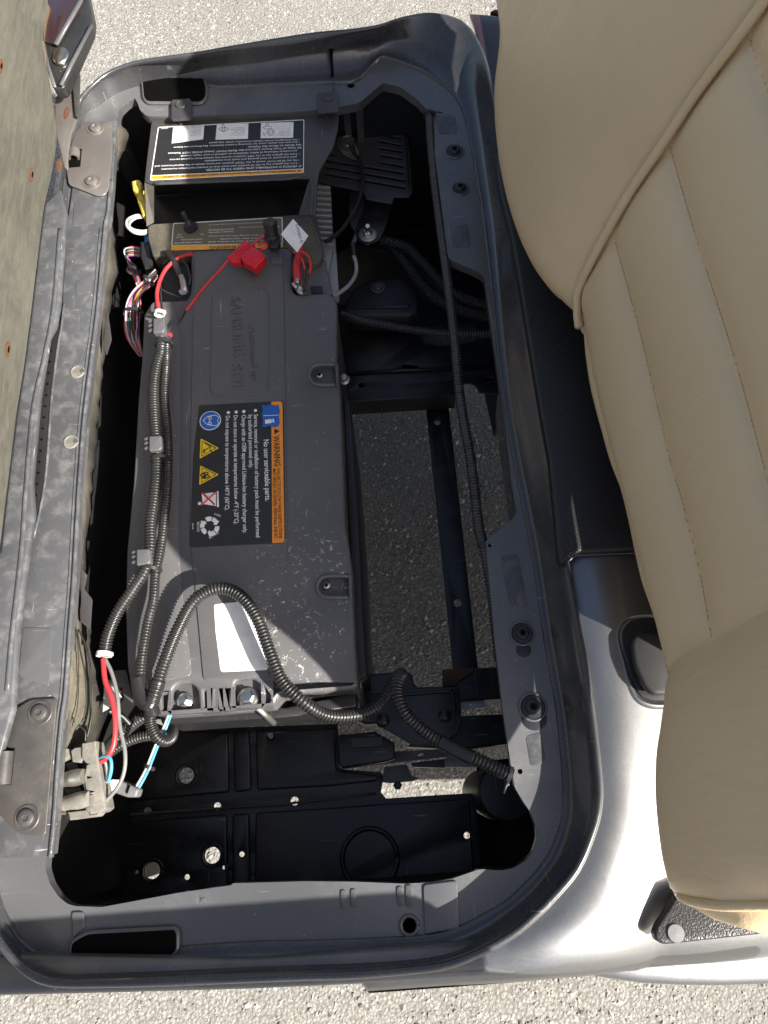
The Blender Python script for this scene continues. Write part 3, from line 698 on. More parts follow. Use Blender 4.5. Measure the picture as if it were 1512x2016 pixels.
mesh('seat_board', V, Fc, M['ply'], seatb, False)
# cushion block behind the board
C0 = [p + th + Vector((0, 0, .02)) for p in E_]; 
Vc = []; 
for off, hz in ((0, 0), (-.10, .02), (-.10, .50), (0, .52)):
    Vc += [Vector((p.x, p.y, 0)) + nb_ * (off - .0125) + up * hz + Vector((0, 0, .755)) for p in [E_[0], E_[-1]]]
mesh('seat_cushion', Vc, [(0, 1, 3, 2), (2, 3, 5, 4), (4, 5, 7, 6), (6, 7, 1, 0), (0, 2, 4, 6), (1, 7, 5, 3)], M['tan'], seatb)
# rusty tee nuts in slots of the board
for px, py, w, h, mt in ((61, 344, 5, 24, 'rust'), (14, 688, 7, 25, 'rust'), (0, 130, 6, 26, 'rust')):
    c = on_board(px, py, .0006); a = 2 * math.pi
    P = [c + e_ * (.0125 * math.cos(a * k / 18)) + up * (.0042 * math.sin(a * k / 18)) for k in range(18)]
    V = P + [p + nb_ * .0012 for p in P]; F = [tuple(range(18, 36))] + [(k, (k + 1) % 18, 18 + (k + 1) % 18, 18 + k) for k in range(18)]
    t = mesh('tee_nut', V, F, M['rust'], seatb)
    P = [c + nb_ * .0016 + e_ * (.0055 * math.cos(a * k / 12)) + up * (.0018 * math.sin(a * k / 12)) for k in range(12)]
    mesh('nut_hole', P, [tuple(range(12))], M['recess'], t)
# black shell edge strip of the seat resting by the rail
plate('shell_edge', [(104, 385), (118, 372), (131, 420), (127, 450), (116, 598), (108, 640), (96, 662), (77, 780), (62, 947), (66, 1010), (55, 1085), (34, 1244), (26, 1397), (-20, 1560), (-80, 1560), (-70, 1200), (0, 1085), (15, 950), (33, 810), (48, 716), (63, 598), (81, 450), (88, 400)], .724, .012, M['rail'], seatb, bev=.004)
P = cr(tolist([(118, 450), (106, 598), (88, 700), (66, 800), (52, 947), (42, 1085), (24, 1244), (14, 1360)], .7245), n=5); V, Fm = sweep(P, .003, 8, .6); mesh('shell_rib', V, Fm, M['rail'], seatb, True)
# seat arm bracket at the far corner
plate('seat_arm', [(98, -40), (168, -40), (182, 30), (180, 52), (128, 168), (122, 172), (106, 175), (98, 150), (84, 95), (86, 60)], .775, .020, M['black'], seatb, bev=.003, r=.004)
plate('seat_arm_flange', [(97, -40), (160, -40), (160, 6), (112, 84), (86, 80), (88, 40)], .782, .006, M['maroon'], seatb, bev=.001, r=.003)
V, Fm = sweep([at(166, -20, .781), at(158, 4, .781), at(110, 88, .781)], .004, 8, .7); mesh('seat_arm_rib', V, Fm, M['tub'], seatb, True)
V, Fm = sweep([at(180, 50, .779), at(150, 108, .779), at(120, 168, .779)], .0035, 8, .7); mesh('seat_arm_rib', V, Fm, M['tub'], seatb, True)
V, Fm = sweep([at(86, 82, .779), at(94, 130, .779), at(108, 172, .779)], .003, 8, .7); mesh('seat_arm_rib', V, Fm, M['tub'], seatb, True)
lathe('arm_bolt', [(.0125, 0), (.0125, .003), (.011, .005), (.007, .0058), (0, .006)], at(121, 113, .776), M['zinc'], seatb, sy=1.5)
# hinge leaf on the seat side
plate('seat_hinge_leaf', [(108, 190), (120, 186), (148, 120), (156, 130), (154, 228), (140, 262), (134, 300), (133, 336), (127, 330), (112, 268), (109, 222)], .735, .003, M['hinge'], seatb, bev=.001, r=.002)
for px, py in ((131, 222), (116, 325)):
    c = at(px, py, .7358); plate('leaf_slot', circ(c, .0045, 16, sy=3.0), c.z, .001, M['rust'], seatb, .0002)
plate('seat_stay', [(140, 128), (148, 116), (155, 130), (158, 150), (156, 232), (148, 228)], .742, .002, M['hinge_dark'], seatb, bev=.0006, r=.002)

# ------------------------------------------------------------------ backrest
BX0, BZ0, BK = .243, .86, .30
back = thing('bench_seat', 'tan vinyl bench seat back with piping and stitched channels at the right edge', 'car seat', (.30, .35, .80))
def onb(px, py, lift=0.0):
    d = CROT @ Vector((px - PCX, -(py - PCY), -FPX)); o = Vector((0, 0, CAMH))
    t = (BX0 + BK * (CAMH - BZ0)) / (d.x - BK * d.z); p = o + d * t; return p
_bn = Vector((-1, 0, BK)).normalized(); _bs = Vector((BK, 0, 1)).normalized()
def to_ys(p): return Vector((p.y, (p - Vector((BX0, 0, BZ0))).dot(_bs), 0))
def from_ys(y, s, h): return Vector((BX0, y, BZ0)) + _bs * s + _bn * h
pipe_px = [(1140, 652), (1137, 620), (1148, 570), (1175, 520), (1210, 455), (1260, 372), (1320, 285), (1380, 195), (1440, 115), (1500, 36), (1540, -20)]
seam_low = [(1301, 1348), (1312, 1322), (1345, 1290), (1401, 1262), (1450, 1238), (1512, 1206), (1580, 1170)]
pipe_low = [(1332, 1722), (1340, 1742), (1365, 1757), (1410, 1768), (1460, 1774), (1512, 1776), (1580, 1776)]
stitches = [[(1149, 640), (1172, 760), (1200, 880), (1225, 980), (1262, 1130), (1305, 1330)], [(1212, 478), (1262, 660), (1320, 905), (1345, 990), (1375, 1110), (1402, 1258)], [(1320, 292), (1372, 470), (1445, 700), (1500, 900), (1560, 1130)], [(1478, 80), (1512, 178), (1600, 420)]]
out_px = [(1003, -60), (1006, 0), (1015, 50), (1021, 105), (1012, 180), (1010, 230), (1013, 290), (1022, 360), (1040, 440), (1062, 510), (1090, 575), (1120, 628), (1138, 650), (1145, 700), (1160, 790), (1190, 910), (1218, 1000), (1250, 1150), (1268, 1240), (1290, 1352), (1293, 1420), (1298, 1500), (1308, 1590), (1322, 1680), (1338, 1742), (1346, 1772), (1400, 1808), (1450, 1830), (1512, 1852)]
OY = [to_ys(onb(p[0] - (17 if 645 < p[1] < 1200 else 8 if 645 < p[1] < 1400 else -3), p[1])) for p in out_px]
OY = cr(OY, n=4)
last = OY[-1]; first = OY[0]
TOPS = .485
yTop = first.x + .05
def _c(cy, cs, r, a0, a1): return [Vector((cy + r * math.cos(R_(a)), cs + r * math.sin(R_(a)), 0)) for a in np.linspace(a0, a1, 9)]
ylow = last.x - .012
OUT = OY + [Vector((ylow + .03, last.y + .035, 0)), Vector((ylow + .035, last.y + .09, 0)), Vector((ylow + .012, TOPS - .13, 0))] + _c(ylow + .105, TOPS - .10, .10, 180, 90) + _c(yTop - .10, TOPS - .10, .10, 90, 0) + [Vector((yTop, first.y + .1, 0)), Vector((yTop - .01, first.y + .02, 0))]
PIPE = cr([to_ys(onb(*p)) for p in [(1060, 668), (1110, 664)] + pipe_px], n=6); LOWS = cr([to_ys(onb(*p)) for p in seam_low], n=6); LOWP = cr([to_ys(onb(*p)) for p in pipe_low], n=6)
STI = [cr([to_ys(onb(*p)) for p in L], n=6) for L in stitches]
def extend(L, d): v = (L[-1] - L[-4]).normalized(); return L + [L[-1] + v * d]
PIPE = extend(PIPE, .25); LOWS = extend(LOWS, .22); LOWP = extend(LOWP, .12)
def seg_arr(L): a = np.array([[p.x, p.y] for p in L]); return a
def dist_to(P, L, closed=False):
    a = seg_arr(L); b = np.roll(a, -1, 0) if closed else a[1:]; a = a if closed else a[:-1]; d = np.full(len(P), 9.0)
    for i in range(len(a)):
        v = b[i] - a[i]; l2 = max((v * v).sum(), 1e-12); t = (((P - a[i]) * v).sum(1) / l2).clip(0, 1)
        q = a[i] + t[:, None] * v; d = np.minimum(d, np.hypot(*(P - q).T))
    return d
def side(P, L):
    """sign relative to polyline L (nearest segment)"""
    a = seg_arr(L); d = np.full(len(P), 9.0); s = np.zeros(len(P))
    for i in range(len(a) - 1):
        v = a[i + 1] - a[i]; l2 = max((v * v).sum(), 1e-12); t = (((P - a[i]) * v).sum(1) / l2).clip(0, 1)
        q = a[i] + t[:, None] * v; dd = np.hypot(*(P - q).T); cr_ = v[0] * (P[:, 1] - a[i][1]) - v[1] * (P[:, 0] - a[i][0])
        m = dd < d - 1e-9; d[m] = dd[m]; s[m] = np.sign(cr_[m])
    return s
def back_h(P):
    dO = dist_to(P, OUT, True); dP = dist_to(P, PIPE); dL = dist_to(P, LOWS); dLP = dist_to(P, LOWP)
    sP = side(P, PIPE); sL = side(P, LOWS)
    ins_ref = np.array([[.25, .15]]); 
    up_ = sP != side(ins_ref, PIPE)[0]; low = (sL != side(ins_ref, LOWS)[0])
    h = .042 * np.sqrt(1 - (1 - (dO / .045).clip(0, 1)) ** 2) - .042     # rounded outer edge
    puff = lambda d, H, w: H * (1 - np.exp(-d / w))
    hi = np.zeros(len(P))
    for L, H in zip(STI, (.004, .006, .006, .006)): pass
    dS = np.full(len(P), 9.0)
    for L in STI[:]: dS = np.minimum(dS, dist_to(P, L))
    hi = puff(dS, .0105, .014) * (dO / .03).clip(0, 1)
    h = h + np.where(up_, puff(dP, .045, .05) + .002, np.where(low, puff(dL, .034, .045) - .004 * np.exp(-dLP / .004), hi * (1 - np.exp(-dP / .012)) * (1 - np.exp(-dL / .012))))
    return h
st = .0075; ys_ = []
for y in np.arange(-.22, yTop, st):
    for s in np.arange(-.12, TOPS, st * 1.1): ys_.append(Vector((y + .0003, s, 0)))
for L in [PIPE, LOWS] + STI:      # denser rows beside the seams
    for p, q in zip(L, L[1:]):
        k = max(1, int((q - p).length / .006)); nn = (q - p); nn = Vector((-nn.y, nn.x, 0)).normalized()
        for i in range(k):
            for dd in (0, .003, -.003): ys_.append(p.lerp(q, i / k) + nn * dd)
PA = np.array([[p.x, p.y] for p in ys_]); dO = dist_to(PA, OUT, True)
ys_ = [p for p, d in zip(ys_, dO) if d > .0022 and inpoly(p, OUT)]
for dd in (.0011,): pass
loop0 = [p for p in OUT]
V2, Fb = cdt([loop0], ys_)
H = back_h(np.array([[v.x, v.y] for v in V2]))
V3 = [from_ys(v.x, v.y, h) for v, h in zip(V2, H)]
mesh('front_cover', V3, Fb, M['tan'], back, True)
r0 = [from_ys(p.x, p.y, h) for p, h in zip(OUT, back_h(np.array([[p.x, p.y] for p in OUT])))]
cc = sum((Vector((p.x, p.y, 0)) for p in OUT), Vector()) / len(OUT)
cc = Vector((.40, .27, 0))
def shr(k, h): return [from_ys(p.x + (cc.x - p.x) * k, p.y + (cc.y - p.y) * k, h) for p in OUT]
r1 = shr(.14, -.085); r2 = shr(.26, -.115)
V, Fc = bridge([r0, r1, r2]); Fc.append(tuple(range(2 * len(OUT), 3 * len(OUT)))); mesh('back_shell', V, Fc, M['tan'], back, True, 50)
def seam_tube(name, L, r, lift, mat=None):
    L = resample(L, 160); hh = back_h(np.array([[p.x, p.y] for p in L])); hh = np.convolve(np.pad(hh, 12, 'edge'), np.ones(25) / 25, 'valid')
    dq = dist_to(np.array([[p.x, p.y] for p in L]), OUT, True)
    P = [from_ys(p.x, p.y, h + lift * min(1, d_ / .03)) for p, h, d_ in zip(L, hh, dq) if inpoly(p, OUT) and d_ > .006]
    V, F = sweep(P, r, 10); mesh(name, V, F, mat or M['tan'], back, True)
seam_tube('piping', PIPE[14:], .0048, .0075); seam_tube('piping', LOWP, .0042, .004)
SV = []; SF = []
for L in STI:
    n = int(length(L) / .0052); Lr = resample(L, n * 2)
    hh = back_h(np.array([[p.x, p.y] for p in Lr]))
    W = [from_ys(p.x, p.y, h + .0006) for p, h in zip(Lr, hh)]
    for k in range(n):
        if not inpoly(Lr[2 * k], OUT): continue
        a, b = W[2 * k], W[2 * k + 1]; b = a.lerp(b, 1.3); v, f = sweep([a, a.lerp(b, .5) + _bn * .0004, b], .0006, 5); o = len(SV); SV += v; SF += [tuple(o + i for i in q) for q in f]
tag(mesh('stitching', SV, SF, M['thread'], back, True), kind='stuff')

box('hidden_sun_block', Vector((.375, .66, .80)), (.08, 1.12, .125), M['rubber'], back, .008)  # unseen box added under the seat back to keep sun off the silver panel
box('rear_body', Vector((1.13, .52, .54)), (.80, 1.42, .22), M['silver'], cart, .02)
plate('far_reflection_plate', [(925, 26), (960, 28), (1030, 40), (1030, 290), (1000, 272), (988, 268), (966, 160), (948, 100), (935, 55)], .7465, .01, M['maroon'], cart, bev=.003)  # dark maroon plate laid over the silver body to paint its red reflection
# armrest beside the seat on the near side
arm = thing('armrest', 'black moulded armrest beside the seat on the near side of the cart', 'armrest', (.2, -.33, .75))
box('arm_pad', Vector((.03, -.378, 1.0)), (.62, .10, .05), M['trim'], arm, .02)
V, F = sweep(cr([Vector((.30, -.37, .98)), Vector((.46, -.34, .88)), Vector((.46, -.26, .76))], n=6), .014, 10); mesh('arm_bracket', V, F, M['trim'], arm, True)

# ------------------------------------------------------------------ steel frame and floor pan
frame = thing('cart_frame', 'black painted steel chassis members, floor pan and brackets below the battery', 'chassis', (0, .4, .30))
def holep(x, y, z, r, n=20, sy=1.0):
    c = at(x, y, z); rr = (at(x + r, y, z) - c).length; return circ(c, rr, n, sy=sy)
plate('crossmember', [(655, 600), (1000, 590), (1005, 700), (983, 775), (944, 773), (936, 759), (928, 755), (915, 754), (898, 778), (770, 786), (689, 791), (655, 792)], .40, .004, M['steel_black'], frame, .0012,
      holes=[[(826, 660), (845, 647), (925, 636), (943, 650), (938, 670), (900, 679), (862, 680), (835, 676)], [(793, 717), (823, 720), (823, 730), (794, 730)], holep(711, 758, .4, 5), [(953, 744), (973, 742), (974, 753), (955, 754)]])
P = tolist([(660, 738), (800, 729), (1000, 722)], .402); V, Fm = sweep(P, .004, 8); mesh('crossmember_fold', V, Fm, M['steel_black'], frame, True)
V = tolist([(655, 792), (689, 791), (770, 786), (898, 778)], .396); V2_ = [v + Vector((0, 0, -.05)) for v in V]; mesh('crossmember_web', V + V2_, [(i, i + 1, 5 + i, 4 + i) for i in range(3)], M['steel_black'], frame)
plate('frame_strip', [(834, 760), (879, 760), (910, 1040), (943, 1330), (893, 1330), (866, 1060)], .33, .006, M['steel_black'], frame, .001, holes=[holep(861, 831, .33, 6), holep(901, 1187, .33, 8)])
plate('lower_crossmember', [(650, 1330), (711, 1328), (764, 1324), (799, 1321), (811, 1328), (815, 1346), (823, 1353), (870, 1351), (885, 1318), (1030, 1310), (1040, 1372), (957, 1377), (905, 1380), (900, 1410), (720, 1425), (650, 1400)], .41, .05, M['steel_black'], frame, .003)
plate('rusty_tab', [(871, 1318), (933, 1314), (930, 1325), (905, 1340), (898, 1350), (871, 1351)], .415, .004, M['rust'], frame, .0008)
plate('front_beam', [(900, 1410), (1040, 1403), (1045, 1458), (940, 1472), (890, 1474), (800, 1470)], .395, .05, M['steel_black'], frame, .003)
plate('pale_tab', [(906, 1381), (954, 1379), (956, 1392), (907, 1397)], .40, .003, M['silverpan'], frame, .0005, holes=[holep(928, 1388, .40, 5, 14, .5)])
plate('bracket_plate', [(727, 1361), (905, 1352), (909, 1420), (902, 1443), (868, 1464), (814, 1468), (742, 1426), (728, 1395)], .452, .004, M['steel_black'], frame, .0015, .006)
for x, y in ((754, 1418), (876, 1409)): lathe('bracket_dimple', [(.011, -.001), (.009, .001), (.005, .003), (0, .0035)], at(x, y, .452), M['steel_black'], frame)
P = tolist([(745, 1372), (870, 1362), (890, 1366), (893, 1402)], .453); V, Fm = sweep(cr(P), .0028, 8); mesh('bracket_rib', V, Fm, M['steel_black'], frame, True)
plate('beam_box', [(666, 1447), (738, 1440), (777, 1462), (777, 1494), (760, 1500), (676, 1512), (667, 1505)], .40, .05, M['steel_black'], frame, .003)
plate('beam_box_top', [(689, 1452), (752, 1448), (757, 1470), (694, 1473)], .403, .004, M['coverp'], frame, .0015, .002)
plate('light_flange', [(777, 1480), (905, 1472), (915, 1480), (905, 1487), (800, 1499), (676, 1514), (668, 1508), (760, 1500)], .375, .003, M['brass_dust'], frame, .0006, holes=[holep(828, 1486, .375, 6, 14, .45)])
plate('silver_pan', [(875, 1495), (880, 1490), (930, 1484), (945, 1495), (938, 1510), (876, 1511)], .30, .004, M['silverpan'], frame, .0008)
plate('black_bar', [(808, 1502), (875, 1494), (876, 1512), (812, 1510)], .36, .02, M['steel_black'], frame, .001)
plate('hanger_clip', [(757, 1510), (800, 1505), (812, 1528), (826, 1532), (812, 1538), (768, 1542), (752, 1540)], .385, .004, M['hinge_dark'], frame, .001)
lathe('clip_nut', [(.007, 0), (.007, .006), (.004, .008), (0, .008)], at(783, 1546, .37), M['boltblack'], frame, seg=6)
ph = [(367, 1527, 15), (300, 1714, 15), (418, 1684, 15), (368, 1727, 5), (441, 1708, 3.4), (476, 1682, 5), (270, 1717, 3), (291, 1597, 7), (428, 1587, 7), (580, 1577, 8), (919, 1645, 6), (533, 1449, 5)]
ZP = .352
plate('floor_pan', [(175, 1445), (340, 1437), (665, 1425), (668, 1509), (676, 1515), (750, 1520), (755, 1530), (750, 1560), (760, 1572), (850, 1566), (935, 1561), (945, 1650), (955, 1850), (150, 1850)], ZP, .003, M['steel_black'], frame, .0008, holes=[holep(x, y, ZP, r) for x, y, r in ph])
def pan(pts, hs=()): plate('pan_panel', pts, ZP + .007, .006, M['steel_black'], frame, .0028, .006, holes=[holep(x, y, ZP + .007, r * 1.25) for x, y, r in hs])
pan([(190, 1450), (448, 1438), (450, 1560), (195, 1583)], [ph[0]])
pan([(459, 1440), (490, 1438), (494, 1556), (461, 1560)])
pan([(503, 1438), (660, 1432), (662, 1516), (745, 1526), (742, 1538), (650, 1548), (506, 1556)], [ph[11]])
pan([(215, 1622), (446, 1603), (448, 1800), (212, 1830)], [ph[1], ph[2], ph[3], ph[4], ph[6]])
pan([(457, 1603), (490, 1601), (492, 1820), (457, 1825)], [ph[5]])
pan([(503, 1600), (660, 1590), (760, 1582), (925, 1573), (940, 1820), (500, 1830)], [ph[10]])
for x, y, r in ph[:3]:
    c = at(x, y, ZP + .0075); rr = (at(x + r * 1.35, y, .36) - at(x, y, .36)).length
    P = [c + Vector((rr * math.cos(a), rr * math.sin(a), 0)) for a in np.linspace(0, 6.2832, 29)]; V, F = sweep(P, .0022, 6); mesh('hole_flange', V, F, M['steel_black'], frame, True)
c = at(728, 1690, ZP + .0075); P = [c + Vector((.042 * math.cos(a), .042 * math.sin(a), 0)) for a in np.linspace(0, 6.2832, 41)]; V, F = sweep(P, .004, 8); mesh('pressed_ring', V, F, M['steel_black'], frame, True)
plate('side_post', [(186, 1625), (200, 1622), (192, 1820), (174, 1820)], .40, .06, M['coverp'], frame, .002)
P = tolist([(205, 1608), (300, 1600), (560, 1583), (740, 1562)], ZP + .004); V, Fm = sweep(P, .0022, 6); mesh('pan_bead', V, Fm, M['dustyblack'], frame, True)
lathe('damper_body', [(.040, -.30), (.040, 0), (.036, .008), (.02, .010), (0, .010)], at(995, 1560, .47), M['black'], frame)
# black sheets added so the depths of the bay stay dark
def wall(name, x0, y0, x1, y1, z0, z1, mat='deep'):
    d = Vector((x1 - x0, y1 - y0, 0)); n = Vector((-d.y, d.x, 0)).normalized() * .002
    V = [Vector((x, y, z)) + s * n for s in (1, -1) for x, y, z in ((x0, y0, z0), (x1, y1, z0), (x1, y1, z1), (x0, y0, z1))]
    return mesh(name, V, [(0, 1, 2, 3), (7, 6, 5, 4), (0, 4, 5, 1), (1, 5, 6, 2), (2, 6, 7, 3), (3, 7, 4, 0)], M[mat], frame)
wall('bay_dark_wall', -.435, -.10, -.435, 1.14, .12, .692); wall('bay_dark_wall', -.43, 1.125, .25, 1.125, .25, .69)
wall('bay_dark_wall', -.44, -.118, .16, -.118, .30, .66); wall('bay_dark_wall', .235, .66, .20, 1.12, .25, .69); wall('bay_dark_wall', .205, -.12, .205, .10, .25, .69)
plate('bay_dark_floor', [Vector((-.43, .12, .34)), Vector((-.31, .12, .34)), Vector((-.31, 1.12, .34)), Vector((-.43, 1.12, .34))], .34, .003, M['deep'], frame, .0005)
plate('bay_dark_deck', [Vector((-.32, .74, .33)), Vector((.23, .74, .33)), Vector((.23, 1.12, .33)), Vector((-.32, 1.12, .33))], .33, .003, M['deep'], frame, .0005)
plate('bay_dark_floor', [(640, 768), (1010, 748), (1010, 540), (640, 540)], .36, .003, M['deep'], frame, .0005, holes=[[(815, 628), (955, 628), (955, 690), (815, 690)], [(785, 711), (832, 711), (832, 736), (785, 736)], [(948, 738), (980, 738), (980, 747), (948, 749)]])
plate('bay_dark_floor', [at(938, 1500, .3), at(1130, 1480, .3), at(1130, 1790, .3), at(940, 1790, .3)], .3, .003, M['deep'], frame, .0005)
plate('battery_rail', [(676, 776), (689, 790), (705, 1000), (714, 1200), (722, 1330), (700, 1345), (690, 1100)], .56, .30, M['black'], frame, .002)
plate('front_strap', [(300, 1421), (310, 1412), (560, 1402), (700, 1390), (705, 1402), (560, 1416), (330, 1432)], .52, .012, M['brass_dust'], frame, .001)
plate('inner_arch', [(660, 500), (700, 480), (800, 500), (880, 560), (960, 640), (960, 700), (660, 700)], .385, .003, M['dustyblack'], frame, .001)

# louvred guard, spring bracket
guard = thing('louvred_guard', 'black slotted steel guard plate in the far right corner beside the warning panel', 'guard plate', at(720, 300, .50))
def slot(x0, y0, x1, y1, z, h=2.6):
    a, b = at(x0, y0, z), at(x1, y1, z); d = (b - a).normalized(); n = Vector((-d.y, d.x, 0)); r = h / 1150.0
    return [b + (d * math.cos(t) + n * math.sin(t)) * r for t in np.linspace(-1.5708, 1.5708, 7)] + [a + (d * math.cos(t) + n * math.sin(t)) * r for t in np.linspace(1.5708, 4.7124, 7)]
ZG = .58
sl_ = [(668, 219, 783, 233), (667, 227, 785, 245), (667, 238, 785, 257), (665, 250, 788, 272), (747, 278, 788, 286), (749, 292, 790, 299), (749, 306, 791, 313), (750, 320, 792, 328), (639, 316, 793, 341), (640, 329, 796, 356), (641, 343, 796, 370), (640, 290, 657, 292), (640, 302, 658, 305)]
plate('guard_plate', [(632, 196), (700, 196), (765, 208), (794, 222), (800, 250), (806, 300), (812, 378), (806, 388), (776, 388), (772, 401), (721, 392), (717, 380), (708, 375), (620, 358), (618, 300)], ZG, .003, M['coverp'], guard, .001, .002, holes=[slot(*s, ZG) for s in sl_])
P = tolist([(632, 200), (765, 212), (790, 226), (797, 260), (806, 378)], ZG + .0008); V, Fm = sweep(cr(P), .0018, 6); mesh('guard_rim', V, Fm, M['black'], guard, True)
lettering('embossed_lettering', [('HOT', (712, 268), (735, 322), 14)], ZG + .001, M['coverp'], guard)
plate('spring_bracket', [(721, 390), (772, 399), (770, 410), (760, 445), (748, 472), (722, 482), (704, 474), (700, 458), (712, 425)], .548, .004, M['steel_black'], guard, .0015, .004)
c = at(724, 462, .55)
lathe('washer', [(.0165, 0), (.0165, .0012), (.012, .003), (0, .003)], c, M['zincdull'], guard); lathe('nut', [(.0085, .003), (.0085, .010), (.0065, .0115), (0, .0115)], c, M['zinc'], guard, seg=6)
lathe('stud', [(.0045, .0), (.0045, .034), (.0035, .036), (0, .036)], c + Vector((0, 0, .005)), M['zinc'], guard, axis=Vector((.02, -.45, 1)))
plate('brake_drum_edge', [(690, 378), (706, 376), (720, 388), (716, 420), (704, 440), (698, 455), (690, 440), (687, 410)], .50, .01, M['zincdull'], guard, .002)
plate('cable_bracket', [(707, 436), (714, 432), (700, 480), (690, 482)], .52, .003, M['zincdull'], guard, .0006)
sens = thing('buzzer', 'round grey reverse buzzer bolted on the slotted black guard plate', 'buzzer', at(684, 290, ZG))
plate('flange', [(664, 268), (672, 265), (684, 270), (700, 284), (707, 300), (706, 312), (697, 314), (676, 303), (664, 286)], ZG + .005, .003, M['brass_dust'], sens, .001, .003)
lathe('can', [(.0125, 0), (.0125, .012), (.0115, .0135), (.0105, .0135), (.010, .0125), (0, .0125)], at(685, 288, ZG + .005), M['zincdull'], sens)
lathe('screw', [(.0045, 0), (.0045, .002), (0, .003)], at(671, 269, ZG + .005), M['rust'], sens)
mod = thing('solenoid_box', 'black rounded solenoid box with a bolt below the spring stud', 'electrical box', at(750, 590, .44))
plate('housing', [(676, 604), (690, 576), (705, 562), (727, 549), (790, 545), (818, 560), (826, 600), (824, 615), (806, 622), (703, 622), (680, 616)], .475, .05, M['black'], mod, .006, .004)
P = tolist([(700, 606), (800, 604), (806, 600)], .476); V, Fm = sweep(P, .003, 8); mesh('rib', V, Fm, M['coverp'], mod, True)
torx_bolt('bolt', 744, 566, .476, 10, M['hinge_dark'], mod, 1.5, tor=False)

# ------------------------------------------------------------------ heat sink / motor controller
hs = thing('motor_controller', 'aluminium finned motor controller beside the warning cover', 'controller', at(640, 480, .50))
plate('base_plate', [(615, 355), (636, 358), (645, 450), (660, 470), (668, 590), (650, 600), (628, 470)], .575, .006, M['alu'], hs, .001)
for k in range(11):
    y = 364 + k * 11.2; x1 = 650 + k * .55
    plate('fin', [(620, y), (x1, y + 2.2), (x1, y + 6.4), (620, y + 4.2)], .600, .022, M['alu'], hs, .0005)
plate('side_plate', [(634, 470), (658, 462), (650, 520), (640, 560), (628, 520)], .590, .004, M['alu'], hs, .0008)

# ------------------------------------------------------------------ warning cover over the controller
cov = thing('controller_cover', 'black plastic controller cover with two orange warning labels', 'plastic cover', at(450, 350, .60))
ZC = .690
plate('upper_panel', [(299, 228), (400, 221), (520, 213), (640, 205), (668, 203), (665, 255), (656, 290), (641, 315), (628, 340), (624, 370), (622, 426), (613, 424), (611, 350), (560, 352), (303, 363), (284, 357), (288, 320)], ZC, .004, M['coverp'], cov, .0018, .003)
ZS = .655
plate('shelf', [(300, 440), (452, 430), (592, 421), (613, 424), (622, 470), (636, 500), (630, 514), (612, 522), (596, 510), (560, 489), (375, 501), (300, 504), (291, 470), (290, 445)], ZS, .05, M['dustyblack'], cov, .003, .004)
plate('well_floor', [(288, 355), (622, 345), (622, 440), (290, 450)], .600, .003, M['black'], cov, .0005)
def quadwall(name, a, b, c, d, mat): 
    V = [at(*a), at(*b), at(*c), at(*d)]; o = mesh(name, V, [(0, 1, 2, 3)], mat, cov); m_ = o.modifiers.new('t', 'SOLIDIFY'); m_.thickness = .002; m_.offset = 0
quadwall('well_wall', (303, 361, ZC - .003), (611, 349, ZC - .003), (596, 372, .602), (306, 383, .602), M['black'])
quadwall('well_side', (285, 357, ZC - .003), (303, 361, ZC - .003), (303, 438, ZS), (289, 446, ZS), M['dustyblack'])
quadwall('well_side', (611, 349, ZC - .003), (623, 372, ZC - .003), (618, 424, ZS - .002), (588, 424, ZS - .002), M['coverp'])
quadwall('side_flap', (612, 424, ZS), (622, 424, ZS), (640, 506, .62), (612, 520, .62), M['black'])
P = tolist([(303, 362), (420, 358), (560, 353), (611, 350), (613, 424)], ZC); V, Fm = sweep(cr(P, n=6), .0022, 8); mesh('edge_bead', V, Fm, M['coverp'], cov, True)
for k, (pts, bx, by) in enumerate((([(338, 196), (374, 193), (377, 200), (377, 234), (337, 236), (337, 202)], 356, 206), ([(625, 182), (662, 180), (666, 188), (667, 220), (625, 222)], 645, 192))):
    t = plate('mounting_tab', pts, .7075, .004, M['coverp'], cov, .0012, .003)
    lathe('push_rivet', [(.0095, 0), (.0095, .001), (.0085, .0022), (.006, .0024), (.0055, .0016), (0, .0018)], at(bx, by, .7075), M['coverp'], t)
    plate('tab_hook', [(bx - 12, by + 29), (bx + 14, by + 28), (bx + 4, by + 32), (bx + 2, by + 38), (bx - 3, by + 38), (bx - 5, by + 33)], ZC + .004, .004, M['coverp'], t, .0008)
z1 = ZC + .0004
sheet('label_border', [(311, 250), (599, 235), (598, 340), (295, 355)], z1, M['white'], cov, .003)
sheet('label_face', [(313, 251.5), (597.5, 236.8), (596.5, 331.5), (299, 345)], z1 + .0004, M['labelblack'], cov, .002)
sheet('label_strip', [(299, 346.5), (597, 333), (596.7, 339), (297, 353.5)], z1 + .0004, M['orange2'], cov, .0006)
for q in ([(341, 250), (402, 247), (400, 274), (338, 282)], [(427, 245), (489, 243), (488, 273), (424, 275)], [(514, 242), (578, 240), (577, 271), (513, 272)]):
    sheet('picture_panel', q, z1 + .0008, M['paper'], cov)
z2 = z1 + .0009
lettering('lettering', [('WARNING: Failure to follow these instructions can result in SERIOUS INJURY or DEATH', (583, 334.3), (321, 346.5), 6.2, .01)], z2, M['printblack'], cov)
